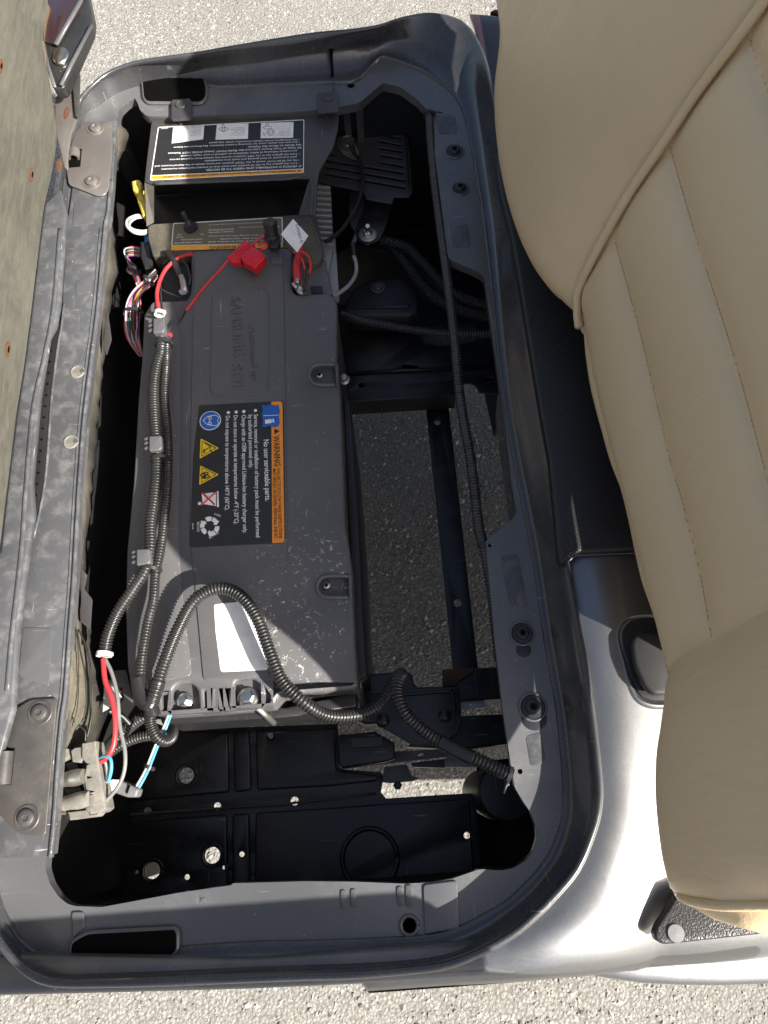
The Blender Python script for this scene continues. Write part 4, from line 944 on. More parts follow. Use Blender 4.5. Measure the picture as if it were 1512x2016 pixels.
T1 = [('IF VEHICLE IS INOPERABLE AND NEEDS TO BE MOVED:', (593, 325), (405, 333), 6.4, .012),
      ("\u2022 Turn the ignition key to the 'N' position and check tires to prevent inadvertent movement.", (590, 319.5), (317, 332), 5.6, .008),
      ("\u2022 Flip the 'RUN-TOW' switch to the 'TOW' position and move vehicle to the desired location and", (590, 313.5), (305, 326), 5.6, .008),
      ('park it properly on level ground and check tires immediately.', (584, 307.5), (402, 315.5), 5.6, .008),
      ("\u2022 Turn the ignition key to the 'OFF' position remove key and perform required service", (590, 301.5), (334, 313), 5.6, .008),
      ('procedures following all Safety Guidelines as outlined in your repair manual.', (584, 295.5), (355, 306), 5.6, .008),
      ("IN Case of Total Power Loss and the 'RUN-TOW' Switch DOES NOT Release", (593, 289), (331, 300.5), 6, .012),
      ('the Brake to Move the Vehicle:', (593, 283.5), (488, 288), 6, .012),
      ('\u2022 Remove this plastic cover by removing 3 plastic fasteners. See Illustrations below.', (590, 278), (341, 289), 5.2, .008),
      ('\u2022 See emergency brake release instruction under this panel.', (590, 273.5), (411, 280), 5.2, .008), ('606927', (331, 251), (317, 252), 4, .01)]
lettering('lettering', T1, z2, M['white'], cov)
P = []
for x0, L in ((397, ['To reinstall', 'Fastener:', 'Push center', 'down in', 'with finger', 'tip to lock', 'in place.']), (484, ['To reuse fastener:', 'Push center with', 'finger. Pull', 'fastener through', 'access hole']), (572, ['Push center', 'Fastener: pin', 'with pointed', 'key']), (560, ['to release', 'center,'])):
    for j, s in enumerate(L): P.append((s, (x0 - 1, 271 - j * 3.6 - 6), (x0 - 1 - len(s) * 1.75, 271 - j * 3.6 - 5.6), 3))
lettering('lettering', P, z2 + .0004, M['printblack'], cov)
V = []; Fm = []
def ringline(pts, z, r=.0004):
    global V, Fm
    P = tolist(pts, z); v, f = sweep(P, r, 4, 1, False); o = len(V); V += v; Fm += [tuple(o + i for i in q) for q in f]
def ell(cx, cy, a, b, n=16): return [(cx + a * math.cos(2 * math.pi * i / n), cy + b * math.sin(2 * math.pi * i / n)) for i in range(n + 1)]
for cx, cy in ((354, 260), (440, 254)): ringline(ell(cx, cy, 9, 3.5), z2); ringline(ell(cx, cy + 2, 4, 3), z2); ringline([(cx - 3, cy - 1), (cx - 3, cy - 8), (cx, cy - 10), (cx + 3, cy - 1)], z2)
ringline(ell(533, 260, 7, 7), z2); ringline(ell(533, 260, 4, 4), z2); ringline(ell(526, 251, 8, 3), z2); ringline([(523, 250), (524, 243), (528, 243), (529, 250)], z2); ringline([(521, 268), (518, 262), (524, 264)], z2)
mesh('picture_lines', V, Fm, M['printblack'], cov)
# warning triangles
def tri(name, px, py, s, ang, z, mat, par, w=1.0):
    c = at(px, py, z); k = s / 1560.0
    P = [c + Vector((k * math.cos(R_(ang + a)), k * math.sin(R_(ang + a)), 0)) for a in (90, 210, 330)]
    return plate(name, fillet(P, k * .12, 3), z, .0003, mat, par, .00005, smooth=False)
tri('warning_triangle', 589, 336, 4.2, 183, z2, M['printblack'], cov)
z1 = ZS + .0004
sheet('label_border', [(341, 439.5), (556, 427.5), (557, 479), (337, 483.5)], z1, M['white'], cov, .002)
sheet('label_face', [(342.5, 441), (554.5, 429), (555.5, 478), (339, 482.5)], z1 + .0004, M['labelgold'], cov, .0015)
sheet('label_strip', [(337, 484), (557, 479), (557.5, 487), (336.5, 493)], z1 + .0004, M['orange2'], cov, .001)
lettering('lettering', [('WARNING', (466, 483), (413, 485), 9.5, .012)], z1 + .0008, M['printblack'], cov)
tri('warning_triangle', 472, 485, 6, 183, z1 + .0008, M['printblack'], cov)
T2 = [('Improper use of the product can result in death', (550, 472), (410, 475.5), 3.6, .01), ('and will void the warranty.', (550, 466.5), (432, 470), 3.6, .01), ('Towing vehicle without selecting TOW may cause damage.', (550, 461), (410, 464.5), 3.4), ('Charging or connecting', (460, 455), (411, 457), 3.6, .01), ('battery EXPLOSION can', (460, 450), (411, 452), 3.6, .01), ('Read operator manual before use and wear eye protection.', (550, 445), (470, 447), 3.2), ('Disconnect batteries before servicing key switch off', (520, 437), (412, 442), 3.2),
      ('TOWING - Always select TOW', (398, 475.5), (343, 477.5), 3.8, .012), ('position before towing', (398, 470), (357, 471.5), 3.6, .01), ('RUN', (357, 461), (349, 461.5), 3.6), ('STORAGE', (361, 466), (346, 466.5), 3.4), ('TOW', (402, 460), (394, 460.5), 3.6)]
lettering('lettering', T2, z1 + .0008, M['white'], cov)
# run / tow toggle
sw = thing('toggle_switch', 'black run-tow toggle switch with rubber boot on the dusty cover shelf', 'switch', at(376, 448, ZS))
c = at(376, 449, ZS + .001)
lathe('boot', [(.0115, 0), (.0115, .003), (.0095, .0035), (.0095, .006), (.008, .0065), (.008, .009), (.0065, .0095), (.0055, .013), (.003, .016)], c, M['rubber'], sw, axis=Vector((-.1, .1, 1)))
lathe('lever', [(.003, .008), (.0032, .014), (.004, .022), (.0042, .026), (.003, .028), (0, .0285)], c, M['rubber'], sw, axis=Vector((-.28, .45, 1)))

# ------------------------------------------------------------------ battery pack
bat = thing('battery_pack', 'long grey-black lithium battery pack with embossed name and orange warning label', 'battery', at(480, 1000, .40))
ZB = .660
b_out = [(299, 593), (321, 592), (367, 590), (374, 578), (376, 552), (375, 520), (376, 501), (384, 493), (470, 489), (560, 487), (572, 490), (576, 502), (577, 535), (573, 548), (575, 570), (583, 579), (648, 577), (659, 585), (664, 600), (665, 715), (671, 776), (681, 1041), (691, 1100), (699, 1275), (705, 1350), (693, 1357), (551, 1368), (545, 1375), (537, 1391), (430, 1400), (313, 1408), (290, 1405), (272, 1395), (262, 1383), (250, 1312), (246, 1199), (249, 1085), (262, 947), (272, 780), (278, 714), (283, 619)]
def pocket(cx, cy, xr, h):
    return [(xr, cy - h), (cx, cy - h), (cx - h * .7, cy - h * .72), (cx - h, cy), (cx - h * .7, cy + h * .72), (cx, cy + h), (xr, cy + h)]
pk = [pocket(629, 738, 660, 20), pocket(645, 1155, 686, 21)]
bolt_p = [[(340, 1356), (352, 1346), (376, 1345), (388, 1356), (392, 1396), (336, 1400)], [(462, 1345), (470, 1338), (498, 1336), (511, 1346), (516, 1386), (460, 1392)]]
slots_ = [[(402 + 12 * k, 1362), (408 + 12 * k, 1361.6), (409.5 + 12 * k, 1392), (403 + 12 * k, 1392.4)] for k in range(5)] + [[(318, 1368), (330, 1367), (330, 1400), (320, 1401)], [(521, 1350), (531, 1349), (531, 1384), (522, 1385)]]
plate('cover', b_out, ZB, .022, M['battery'], bat, .0045, .004, holes=[fillet(tolist(p, ZB), .004) for p in pk + bolt_p] + [tolist(s, ZB) for s in slots_])
plate('case', [(x + (2 if x < 450 else -2), y) for x, y in b_out], ZB - .0125, .22, M['battery'], bat, .003, .004)
plate('centre_plateau', [(383, 506), (400, 498), (556, 494), (559, 600), (562, 800), (564, 1000), (566, 1085), (560, 1130), (536, 1172), (524, 1195), (522, 1240), (531, 1330), (450, 1338), (400, 1340), (391, 1240), (380, 1120), (373, 1060), (374, 900), (379, 640)], ZB + .0022, .003, M['battery'], bat, .0012, .006)
plate('left_ridge', [(302, 612), (312, 606), (345, 604), (352, 640), (356, 700), (350, 1060), (362, 1200), (378, 1330), (300, 1345), (272, 1320), (270, 1200), (283, 960), (292, 760)], ZB + .0012, .002, M['battery'], bat, .0008, .008)
for p in pk:
    P = tolist(p, ZB + .0006); V, Fm = sweep(cr(P, n=4), .0026, 8); mesh('pocket_lip', V, Fm, M['battery'], bat, True)
for x, y in ((629, 740), (643, 1153)):
    c = at(x, y, ZB - .0125); o = lathe('cover_screw', [(.0064, 0), (.0064, .0018), (.0052, .0034), (.003, .004), (.0026, .003), (0, .003)], c, M['zinc'], bat)
    plate('screw_socket', circ(c + Vector((0, 0, .0042)), .0022, 6), c.z + .0043, .0008, M['recess'], o, .0001)
# logo plate
lg = [(428, 572), (512, 568), (524, 572), (529, 582), (530, 700), (528, 768), (520, 776), (430, 780), (418, 776), (413, 766), (416, 640), (417, 580)]
P = fillet(tolist(lg, ZB + .0024), .008); P.append(P[0]); V, Fm = sweep(P, .0010, 6, 1, False); mesh('logo_frame', V, Fm, M['battery'], bat, True)
def emboss(items, z, mat, parent, name, th):
    V, F = lettering_mesh(items, z)
    me = bpy.data.meshes.new(name); me.from_pydata([tuple(v) for v in V], [], F); bm = bmesh.new(); bm.from_mesh(me)
    bmesh.ops.remove_doubles(bm, verts=bm.verts, dist=1e-6)
    r = bmesh.ops.extrude_face_region(bm, geom=bm.faces[:]); bmesh.ops.translate(bm, vec=(0, 0, th), verts=[g for g in r['geom'] if isinstance(g, bmesh.types.BMVert)])
    bmesh.ops.recalc_face_normals(bm, faces=bm.faces); bm.to_mesh(me); bm.free(); return tag(link_mesh(name, me, mat, parent), kind='stuff')
emboss([('SAMSUNG', (453, 587), (460, 703), 27, -.004), ('SDI', (454, 718), (458, 762), 27, -.004)], ZB + .0022, M['battery'], bat, 'embossed_lettering', .0020)
emboss([('Activated by', (489, 642), (496, 752), 15, -.004, .25)], ZB + .0022, M['battery'], bat, 'embossed_lettering', .0017)
# warning label
zl = ZB + .0026
sheet('warning_label', [(392, 798), (556, 789), (559, 795), (562, 1064), (556, 1069), (374, 1078), (374, 1060), (380, 900)], zl, M['labelblack'], bat, .002)
zl += .0004
sheet('label_strip', [(534, 791), (551, 790), (556, 793), (560, 1064), (556, 1068), (536, 1069)], zl, M['orange'], bat, .0008)
z3 = zl + .0004
lettering('lettering', [('WARNING', (538, 858), (540.5, 918), 14, .012), ('FAILURE TO FOLLOW THESE INSTRUCTIONS', (545, 923), (549, 1060), 7.5, .006), ('MAY RESULT IN SEVERE PERSONAL INJURY.', (537, 923), (540, 1062), 7.5, .006)], z3, M['printblack'], bat)
tri('warning_triangle', 543.5, 849, 8, -90, z3, M['printblack'], bat)
TB = [('No user serviceable parts.', (519, 866), (522.5, 987), 12, .012), ('Service, removal or installation of battery pack must be performed', (500, 816), (504, 1058), 9.5, .010), ('by authorized personnel only.', (489, 817), (490.5, 922), 9.5, .010),
      ('Charge with an OEM approved Lithium-Ion battery charger only.', (476, 817), (478.5, 1050), 9.5, .010), ('Do not store or operate at temperatures below -4\u00b0F (-20\u00b0C).', (460, 818), (461.5, 1032), 9.5, .010), ('Do not expose to temperatures above 140\u00b0F (60\u00b0C).', (444.5, 819), (443, 1005), 9.5, .010),
      ('RECYCLE', (388, 1028), (388, 1047), 5, .01), ('605148', (378, 1030), (378, 1042), 3.4, .01), ('RETURN', (413, 1061), (431, 1050), 5, .01), ('LI-ION', (421, 1013), (433, 1018), 5, .01)]
lettering('lettering', TB, z3, M['white'], bat)
for x, y in ((503, 808), (480, 810), (465, 811), (449.5, 812)): sheet('bullet', pxcirc(x, y, z3, 3.2, 14), z3, M['white'], bat)
# booklet symbol
sheet('booklet_symbol', [(515, 797), (522, 799), (532, 796), (541, 798), (548, 797), (551, 808), (549, 820), (551, 832), (548, 839), (540, 841), (530, 838), (522, 841), (516, 840), (518, 828), (515, 816), (518, 806)], z3, M['blue'], bat)
V = []; Fm = []; ringline([(519, 818.5), (549, 817)], z3 + .0004, .0005); mesh('booklet_line', V, Fm, M['white'], bat)
lettering('lettering', [('i', (522, 826), (523, 835), 22, .02)], z3 + .0004, M['white'], bat)
# pictograms
sheet('sign_ring', pxcirc(414, 828, z3, 21, 36), z3, M['white'], bat); sheet('sign_disc', pxcirc(414, 828, z3, 19.4, 36), z3 + .0003, M['blue'], bat)
V = []; Fm = []; ringline([(400, 828), (408, 836), (425, 838), (431, 833), (428, 828), (431, 822), (424, 817), (408, 820), (400, 828)], z3 + .0007, .0005); ringline(ell(413, 823, 3.5, 3), z3 + .0007); ringline(ell(413, 833, 3.5, 3), z3 + .0007); ringline([(413, 818), (413, 838)], z3 + .0007); mesh('sign_face', V, Fm, M['white'], bat)
for cy, k in ((883, 0), (935, 1)):
    a = [(431, cy - 1), (395, cy - 20), (393, cy + 20)] if not k else [(431, cy - 1), (394, cy - 19), (392, cy + 20)]
    L = fillet(tolist(a, z3), .002); sheet('hazard_triangle', L, z3, M['yellow'], bat)
    P = tolist([(425, cy - 1), (398, cy - 15), (397, cy + 15), (425, cy - 1)], z3 + .0004); V, F = sweep(P, .0006, 4, 1, False); mesh('triangle_border', V, F, M['printblack'], bat)
    V = []; Fm = []
    if k == 0: ringline([(400, 886), (408, 884), (415, 878), (413, 886), (418, 890)], z3 + .0004, .0007); ringline([(415, 878), (409, 876), (403, 872)], z3 + .0004, .0006); ringline(ell(402, 889, 2, 2), z3 + .0004, .0006)
    else:
        for q in ((400, 935, 5, 3), (405, 932, 5, 2.5), (407, 938, 6, 2.5), (402, 940, 3, 2)): ringline(ell(*q), z3 + .0004, .0008)
    mesh('hazard_picture', V, Fm, M['printblack'], bat)
sheet('bin_symbol', [(397, 972), (425, 969), (425, 996), (399, 992)], z3, M['white'], bat); sheet('bin_symbol', [(427, 967), (430, 967), (431, 998), (427, 998)], z3, M['white'], bat); sheet('bin_symbol', pxcirc(393, 991, z3, 3.5, 12), z3, M['white'], bat)
V = []; Fm = []; ringline([(398, 970), (423, 994)], z3 + .0006, .0013); ringline([(397, 994), (424, 970)], z3 + .0006, .0013); mesh('red_cross', V, Fm, M['xred'], bat)
for a0 in (0, 120, 240):
    cx, cy = 413, 1036
    def q(r, a): return (cx + r * math.cos(R_(a)), cy + r * math.sin(R_(a)))
    for h in ((0, 44), (50, 88)):
        pts = [q(19, a0 + h[0]), q(19.5, a0 + (h[0] + h[1]) / 2), q(19, a0 + h[1])] + ([q(22, a0 + h[1] + 2), q(13, a0 + h[1] + 22), q(7, a0 + h[1] + 2)] if h[0] else []) + [q(11, a0 + h[1]), q(11, a0 + h[0])]
        sheet('recycle_arrow', pts, z3, M['white'], bat)
sheet('blank_label', [(421, 1190), (478, 1184), (505, 1240), (528, 1316), (524, 1319), (438, 1323), (434, 1320), (424, 1240)], ZB + .0027, M['white'], bat, .003)
# hold-down bolts
def flange_bolt(px, py, z, r, parent, mat, ax=Vector((0, 0, 1))):
    c = at(px, py, z); fb = lathe('flange_bolt', [(r, 0), (r, .0015), (r * .8, .003), (r * .66, .0035)], c, mat, parent, axis=ax)
    lathe('bolt_head', [(r * .66, .003), (r * .66, .010), (r * .5, .0115), (0, .0118)], c, mat, fb, axis=ax, seg=6)
flange_bolt(364, 1380, .650, .0100, bat, M['zinc']); flange_bolt(489, 1375, .652, .0135, bat, M['zinc'], Vector((.05, .15, 1)))
P = [at(505, 1392, .64), at(540, 1424, .60)]; V, F = sweep(P, .0038, 10); mesh('hold_down_rod', V, F, M['zincdull'], bat, True)
flange_bolt(678, 748, .60, .009, bat, M['zincdull'])
plate('terminal_recess', [(318, 520), (372, 515), (378, 590), (320, 594)], .640, .03, M['black'], bat, .002)
plate('terminal_step', [(582, 515), (640, 510), (655, 580), (584, 584)], .642, .03, M['battery'], bat, .003)
plate('vent_block', [(612, 563), (634, 562), (636, 577), (614, 578)], .646, .004, M['black'], bat, .001)
plate('block_step', [(532, 498), (556, 496), (556, 517), (534, 518)], ZB + .0055, .004, M['battery'], bat, .0012)
plate('case_foot', [(310, 1404), (530, 1390), (560, 1394), (700, 1362), (702, 1392), (560, 1412), (320, 1428)], .60, .10, M['black'], bat, .003)

# ------------------------------------------------------------------ conduits, wires
def cthing(name, label, cat, pts, group=None):
    return thing(name, label, cat, at(*pts[0]), group)
G_C = 'corrugated conduits in the bay'
def mk_conduit(label, pts, r, mat='conduit', pitch=.0042, depth=.79, name='corrugated_conduit'):
    o = conduit(name, pts, r, M[mat], None, pitch, depth=depth); tag(o, label, 'conduit', G_C); return o
mk_conduit('thick grey corrugated conduit running down the left edge of the battery', [(317, 662, .682), (317, 690, .684), (309, 720, .684), (303, 760, .684), (304, 820, .684), (308, 870, .684), (309, 930, .684), (304, 980, .684), (297, 1030, .686), (296, 1080, .688), (287, 1120, .688), (262, 1160, .685), (232, 1205, .68), (213, 1250, .675), (205, 1292, .67)], .0078, 'conduit2')
mk_conduit('thinner corrugated conduit beside the thick one, joining the taped Y', [(328, 672, .680), (327, 720, .682), (324, 780, .682), (329, 840, .682), (331, 890, .682), (330, 950, .682), (325, 1010, .684), (316, 1080, .686), (306, 1130, .686), (302, 1180, .686), (290, 1230, .686), (280, 1290, .684), (277, 1340, .682), (290, 1378, .680)], .0064, 'conduit2', .0039)
mk_conduit('arched corrugated conduit looping over the battery end to the tub flange', [(296, 1392, .682), (306, 1360, .69), (325, 1300, .688), (352, 1235, .692), (385, 1180, .697), (430, 1158, .700), (470, 1170, .700), (505, 1215, .698), (530, 1280, .694), (556, 1340, .69), (600, 1384, .685), (645, 1408, .665), (700, 1408, .65), (742, 1392, .645), (766, 1362, .645), (781, 1334, .652), (790, 1328, .668), (784, 1340, .682), (783, 1370, .69), (800, 1408, .695), (840, 1443, .697), (890, 1472, .700), (950, 1500, .704), (1008, 1528, .704)], .0082, 'conduit2', .0044)
mk_conduit('short corrugated conduit stub curling below the taped Y joint', [(303, 1388, .680), (296, 1410, .680), (298, 1430, .678), (308, 1450, .675), (322, 1459, .668), (335, 1455, .655), (340, 1444, .64), (338, 1436, .62)], .0072, 'conduit2', .003)
mk_conduit('long black corrugated conduit crossing the open bay on the right side', [(845, 226, .700), (847, 262, .698), (850, 300, .695), (857, 370, .69), (866, 440, .69), (877, 520, .69), (887, 600, .688), (896, 680, .685), (903, 760, .68), (913, 830, .68), (926, 900, .68), (935, 970, .682), (943, 1040, .686), (954, 1082, .690), (966, 1150, .687), (975, 1220, .686), (983, 1300, .685)], .0072, 'conduit', .0044)
mk_conduit('black corrugated conduit running sideways from the battery under the tub wall', [(672, 620, .56), (700, 628, .56), (760, 640, .56), (830, 652, .56), (900, 658, .56), (1000, 657, .56)], .0072, 'conduit', .0044)
mk_conduit('dark corrugated conduit passing under the battery front corner', [(195, 1500, .56), (225, 1458, .57), (255, 1430, .58), (285, 1410, .585), (330, 1400, .585)], .0088, 'conduit', .004)
mk_conduit('second dark corrugated conduit below the battery front corner', [(205, 1490, .52), (240, 1465, .52), (280, 1450, .52), (340, 1445, .52)], .0078, 'conduit', .004)
# tape wraps
tp = tube('tape_wrap', [(272, 1335, .684), (280, 1368, .683), (296, 1392, .683), (303, 1412, .681)], .0088, M['tape'], n=8); tag(tp, 'black tape wrapped round the Y joint of the corrugated conduits', 'tape', 'tape wraps')
t2 = tube('tape_wrap', [(312, 1340, .690), (302, 1372, .685), (292, 1398, .683)], .0090, M['tape'], n=8); tag(t2, 'black tape on the right branch of the conduit Y joint', 'tape', 'tape wraps')
t3 = tube('tape_wrap', [(868, 1460, .6995), (900, 1478, .702), (930, 1492, .704)], .0088, M['tape'], n=8); tag(t3, 'shiny black tape sleeve near the flange end of the arched conduit', 'tape', 'tape wraps')
t4 = tube('tape_wrap', [(674, 620, .56), (690, 626, .56), (706, 630, .56)], .0085, M['tape'], n=8); tag(t4, 'black tape sleeve where the sideways conduit leaves the battery', 'tape', 'tape wraps')
# cable ties
def tie(label, p, d, r, mat='tie', w=.0022, tail=None):
    c = at(*p); d = Vector(d).normalized(); q = Vector((0, 0, 1)).rotation_difference(d); P = [c + q @ Vector((r * math.cos(a), r * math.sin(a), 0)) for a in np.linspace(0, 6.2832, 21)]
    t = thing('cable_tie', label, 'cable tie', c, 'cable ties')
    V = []; F = []
    for e in (-w, w):
        for rr in (r, r + .0012): V += [c + q @ Vector((rr * math.cos(a), rr * math.sin(a), e)) for a in np.linspace(0, 6.2832, 20, endpoint=False)]
    for k in range(20):
        k2 = (k + 1) % 20; F += [(k, k2, 40 + k2, 40 + k), (20 + k, 60 + k, 60 + k2, 20 + k2), (k, 20 + k, 20 + k2, k2), (40 + k, 40 + k2, 60 + k2, 60 + k)]
    mesh('band', V, F, M[mat], t, True, 40)
    s = d.cross(Vector((0, 0, 1))).normalized()
    box('lock', c + s * (r + .001) + Vector((0, 0, .002)), (.005, .005, .005), M[mat], t, .001)
    if tail: V, F = sweep([c + s * r * .8 + Vector((0, 0, r * .7)), c + s * (r + .006) + Vector((0, 0, .004)), c + s * (r + tail) + Vector((0, 0, .002))], .0014, 6, .5); mesh('tail', V, F, M[mat], t, True)
tie('white cable tie round the conduit top near the red wire', (314, 617, .684), (0, 1, 0), .0066, 'tie', .0026)
tie('white cable tie on the open lower end of the thick conduit', (205, 1288, .672), (.1, 1, 0), .0086, 'tie', .003)
tie('black cable tie on the conduits below the upper clip', (322, 678, .684), (0, 1, 0), .012, 'rubber')
tie('black cable tie below the middle conduit clip', (316, 905, .684), (0, 1, 0), .0125, 'rubber')
tie('black cable tie where the thick conduit bends away to the left', (297, 1120, .688), (.3, 1, 0), .0125, 'rubber')
tie('black cable tie at the top end of the long bay conduit', (844, 226, .702), (0, 1, 0), .0080, 'rubber', tail=.014)
tie('black cable tie halfway down the long bay conduit beside the flange notch', (881, 504, .690), (0, 1, 0), .0080, 'rubber', tail=.012)
tie('black cable tie holding the arched conduit to the flange hole', (1003, 1526, .704), (1, -.5, 0), .0088, 'rubber', tail=.012)
tie('black cable tie at the lower flange corner of the long conduit', (955, 1075, .690), (0, 1, 0), .0078, 'rubber', tail=.010)
# conduit clips on the battery edge
def clip(label, px, py, w, h, z):
    t = thing('conduit_clip', label, 'clip', at(px, py, z - .01), 'conduit clips on the battery edge')
    plate('clip_body', [(px - w, py - h), (px + w, py - h - 1), (px + w + 2, py + h * .6), (px + w - 3, py + h), (px - w, py + h + 1)], z, .016, M['clip'], t, .002, .002)
    for s in (-.75, -.15, .55):
        plate('clip_tooth', [(px - w + 2, py + h * s - 3), (px - w - 8, py + h * s), (px - w - 10, py + h * s + 4), (px - w + 2, py + h * s + 4)], z - .004, .006, M['clip'], t, .001, .001)
clip('grey plastic clip on the conduits at the top of the battery', 312, 640, 11, 14, .698)
clip('dark plastic clip on the conduits beside the blue pictogram', 305, 872, 12, 14, .698)
clip('grey plastic clip on the conduits above their fork', 281, 1096, 13, 15, .702)

def wire(label, pts, r, mat, name='wire', cat='wire', group=None, n=8):
    o = tube(name, pts, r, mat, None, 8, n); tag(o, label, cat, group); return o
wire('thick red wire curving from the cover into the conduit top', [(378, 500, .66), (352, 508, .672), (328, 528, .676), (314, 555, .678), (309, 580, .68), (312, 610, .682)], .0030, M['redwire'], 'red_wire')
wire('black wire running beside the conduit top down to the tie', [(316, 560, .668), (318, 600, .672), (322, 640, .678), (327, 668, .682)], .0018, M['rubber'], 'black_wire')
fh = thing('fuse_holder', 'bright red inline blade fuse holder lying on the battery top', 'fuse holder', at(485, 498, .67))
plate('fuse_body', [(449, 504), (456, 498), (480, 472), (501, 480), (497, 487), (476, 505), (474, 516), (454, 515)], .688, .013, M['red'], fh, .0018, .0015)
plate('fuse_cap', [(473, 503), (497, 484), (510, 491), (522, 500), (521, 508), (503, 527), (477, 513)], .695, .018, M['red'], fh, .0022, .002)
plate('cap_step', [(488, 503), (502, 492), (517, 501), (516, 506), (502, 520), (487, 511)], .6965, .003, M['red'], fh, .001, .0015)
for k in range(6):
    V, F = sweep([at(462 + k * 5.2, 496 - k * 3.0, .6885), at(470 + k * 5.2, 508 - k * 3.2, .6885)], .0006, 5); mesh('grip_rib', V, F, M['red'], fh, True)
for k in range(6):
    V, F = sweep([at(486 + k * 1.0, 496 + k * 2.6, .6935), at(506 + k * 1.0, 494 + k * 2.6, .6935)], .0006, 5); mesh('grip_rib', V, F, M['red'], fh, True)
V, F = sweep(cr(tolist([(508, 482), (520, 478), (526, 482), (524, 488), (512, 492)], .689), n=6), .0017, 8); mesh('cap_strap', V, F, M['red'], fh, True)
plate('wire_exit', [(448, 500), (456, 506), (460, 514), (455, 515), (450, 511), (446, 504)], .686, .008, M['red'], fh, .002)
wire('thin red wire slanting from the fuse holder down the battery top', [(453, 508, .682), (430, 535, .680), (400, 568, .680), (382, 592, .680), (366, 612, .678)], .0024, M['redwire'], 'red_wire')
wire('black splice continuing the thin red wire', [(367, 610, .678), (358, 625, .678), (350, 637, .678), (340, 655, .680), (336, 662, .681)], .0019, M['tape'], 'black_wire')
lathe('wire_end', [(.0028, 0), (.0028, .004), (0, .0045)], at(336, 661, .681), M['redwire']); tag(bpy.context.scene.collection.objects['wire_end'], 'small red crimp end at the black splice beside the conduits', 'crimp')
wire('short red wire from the fuse holder up to the black cap', [(500, 480, .688), (510, 470, .69), (520, 464, .692)], .0020, M['redwire'], 'red_wire')
cap = thing('terminal_cap', 'black ribbed rubber cap between the fuse holder and the paper tag', 'cap', at(536, 465, .67))
lathe('cap_body', [(.0105, -.008), (.0115, .004), (.010, .006), (.0100, .020), (.0112, .021), (.0112, .026), (.009, .029), (.004, .030), (0, .030)], at(537, 470, .682), M['rubber'], cap, axis=Vector((-.02, .45, 1)), seg=20)
plate('cap_lug', [(520, 456), (530, 454), (534, 472), (528, 480), (518, 468)], .690, .006, M['rubber'], cap, .002, .002)
plate('cap_base', [(526, 466), (548, 464), (552, 478), (546, 486), (530, 487), (525, 478)], .686, .010, M['rubber'], cap, .002, .003)
tg = thing('paper_tag', 'white paper tag with handwritten words stuck out beside the black cap', 'tag', at(580, 463, .70))
sheet('tag_paper', [(553, 461), (577, 431), (607, 464), (585, 497)], .716, M['paper'], tg)
lettering('handwriting', [('Connect fo', (582, 442), (592, 479), 8, -.005, .3)], .7165, M['printblack'], tg)
wire('thin red wire from the paper tag down to the positive terminal', [(586, 496, .715), (594, 508, .70), (600, 528, .69), (600, 545, .68)], .0018, M['redwire'], 'red_wire')
wire('red looped wire from behind the boot to the positive terminal', [(578, 497, .69), (592, 495, .694), (606, 504, .692), (612, 522, .688), (608, 542, .682)], .0022, M['redwire'], 'red_wire')
wire('black lead sleeve of the thin red wire at the positive terminal', [(600, 530, .689), (599, 548, .68), (596, 566, .672)], .0020, M['rubber'], 'black_wire')
wire('black lead sleeve of the red looped wire at the positive terminal', [(608, 538, .684), (602, 556, .677), (597, 572, .670)], .0021, M['rubber'], 'black_wire')
pt = thing('positive_cable', 'thick red battery cable with bolted ring terminal at the cover corner', 'cable', at(590, 560, .66))
V, F = sweep(cr(tolist([(594, 490, .662), (586, 512, .676), (585, 535, .676), (587, 558, .672)], None), n=8), [.0055 + .0012 * min(1, i / 8) for i in range(25)], 12); mesh('cable_boot', V, F, M['redwire'], pt, True)
lathe('ring_terminal', [(.0098, 0), (.0098, .0015), (0, .0016)], at(596, 570, .664), M['zinc'], pt)
lathe('nut', [(.0098, 0), (.0098, .007), (.0075, .0085), (0, .0085)], at(588, 563, .666), M['zinc'], pt, seg=6); lathe('stud', [(.0042, 0), (.0042, .013), (.003, .015), (0, .015)], at(588, 563, .672), M['zinc'], pt)
ng = thing('negative_cable', 'black battery cable with crimped metal lug left of the battery neck', 'cable', at(356, 545, .65))
V, F = sweep(cr(tolist([(330, 498, .66), (342, 515, .672), (350, 530, .672), (356, 543, .670)], None), n=8), .0058, 12); mesh('cable_boot', V, F, M['rubber'], ng, True)
V, F = sweep(cr(tolist([(354, 538, .672), (359, 550, .670), (362, 564, .667), (364, 574, .663)], None), n=6), [.0044] * 7 + [.005] * 6 + [.0055] * 6, 10, .7); mesh('crimp_lug', V, F, M['zincdull'], ng, True)
lathe('lug_nut', [(.0072, 0), (.0072, .006), (0, .007)], at(363, 578, .660), M['zinc'], ng, seg=6)
wire('black wire draped behind the negative cable boot', [(322, 520, .66), (345, 505, .67), (365, 520, .67), (374, 545, .665), (372, 560, .66)], .0022, M['rubber'], 'black_wire')
wire('thin black wire from the white tie stub to the metal lug', [(318, 570, .672), (335, 578, .670), (356, 586, .666)], .0014, M['rubber'], 'black_wire')
wire('twin black lead from the buzzer across the guard plate to the heat sink', [(688, 284, .605), (695, 300, .60), (707, 318, .60), (713, 345, .60), (712, 370, .60), (704, 400, .60), (690, 425, .60), (668, 455, .60), (640, 475, .61)], .0022, M['rubber'], 'black_wire')
wire('second black lead of the buzzer running beside the first', [(696, 284, .603), (700, 302, .60), (710, 316, .598), (715, 345, .598), (714, 372, .598), (706, 402, .598), (692, 428, .598), (670, 458, .598), (642, 478, .608)], .0018, M['rubber'], 'black_wire')
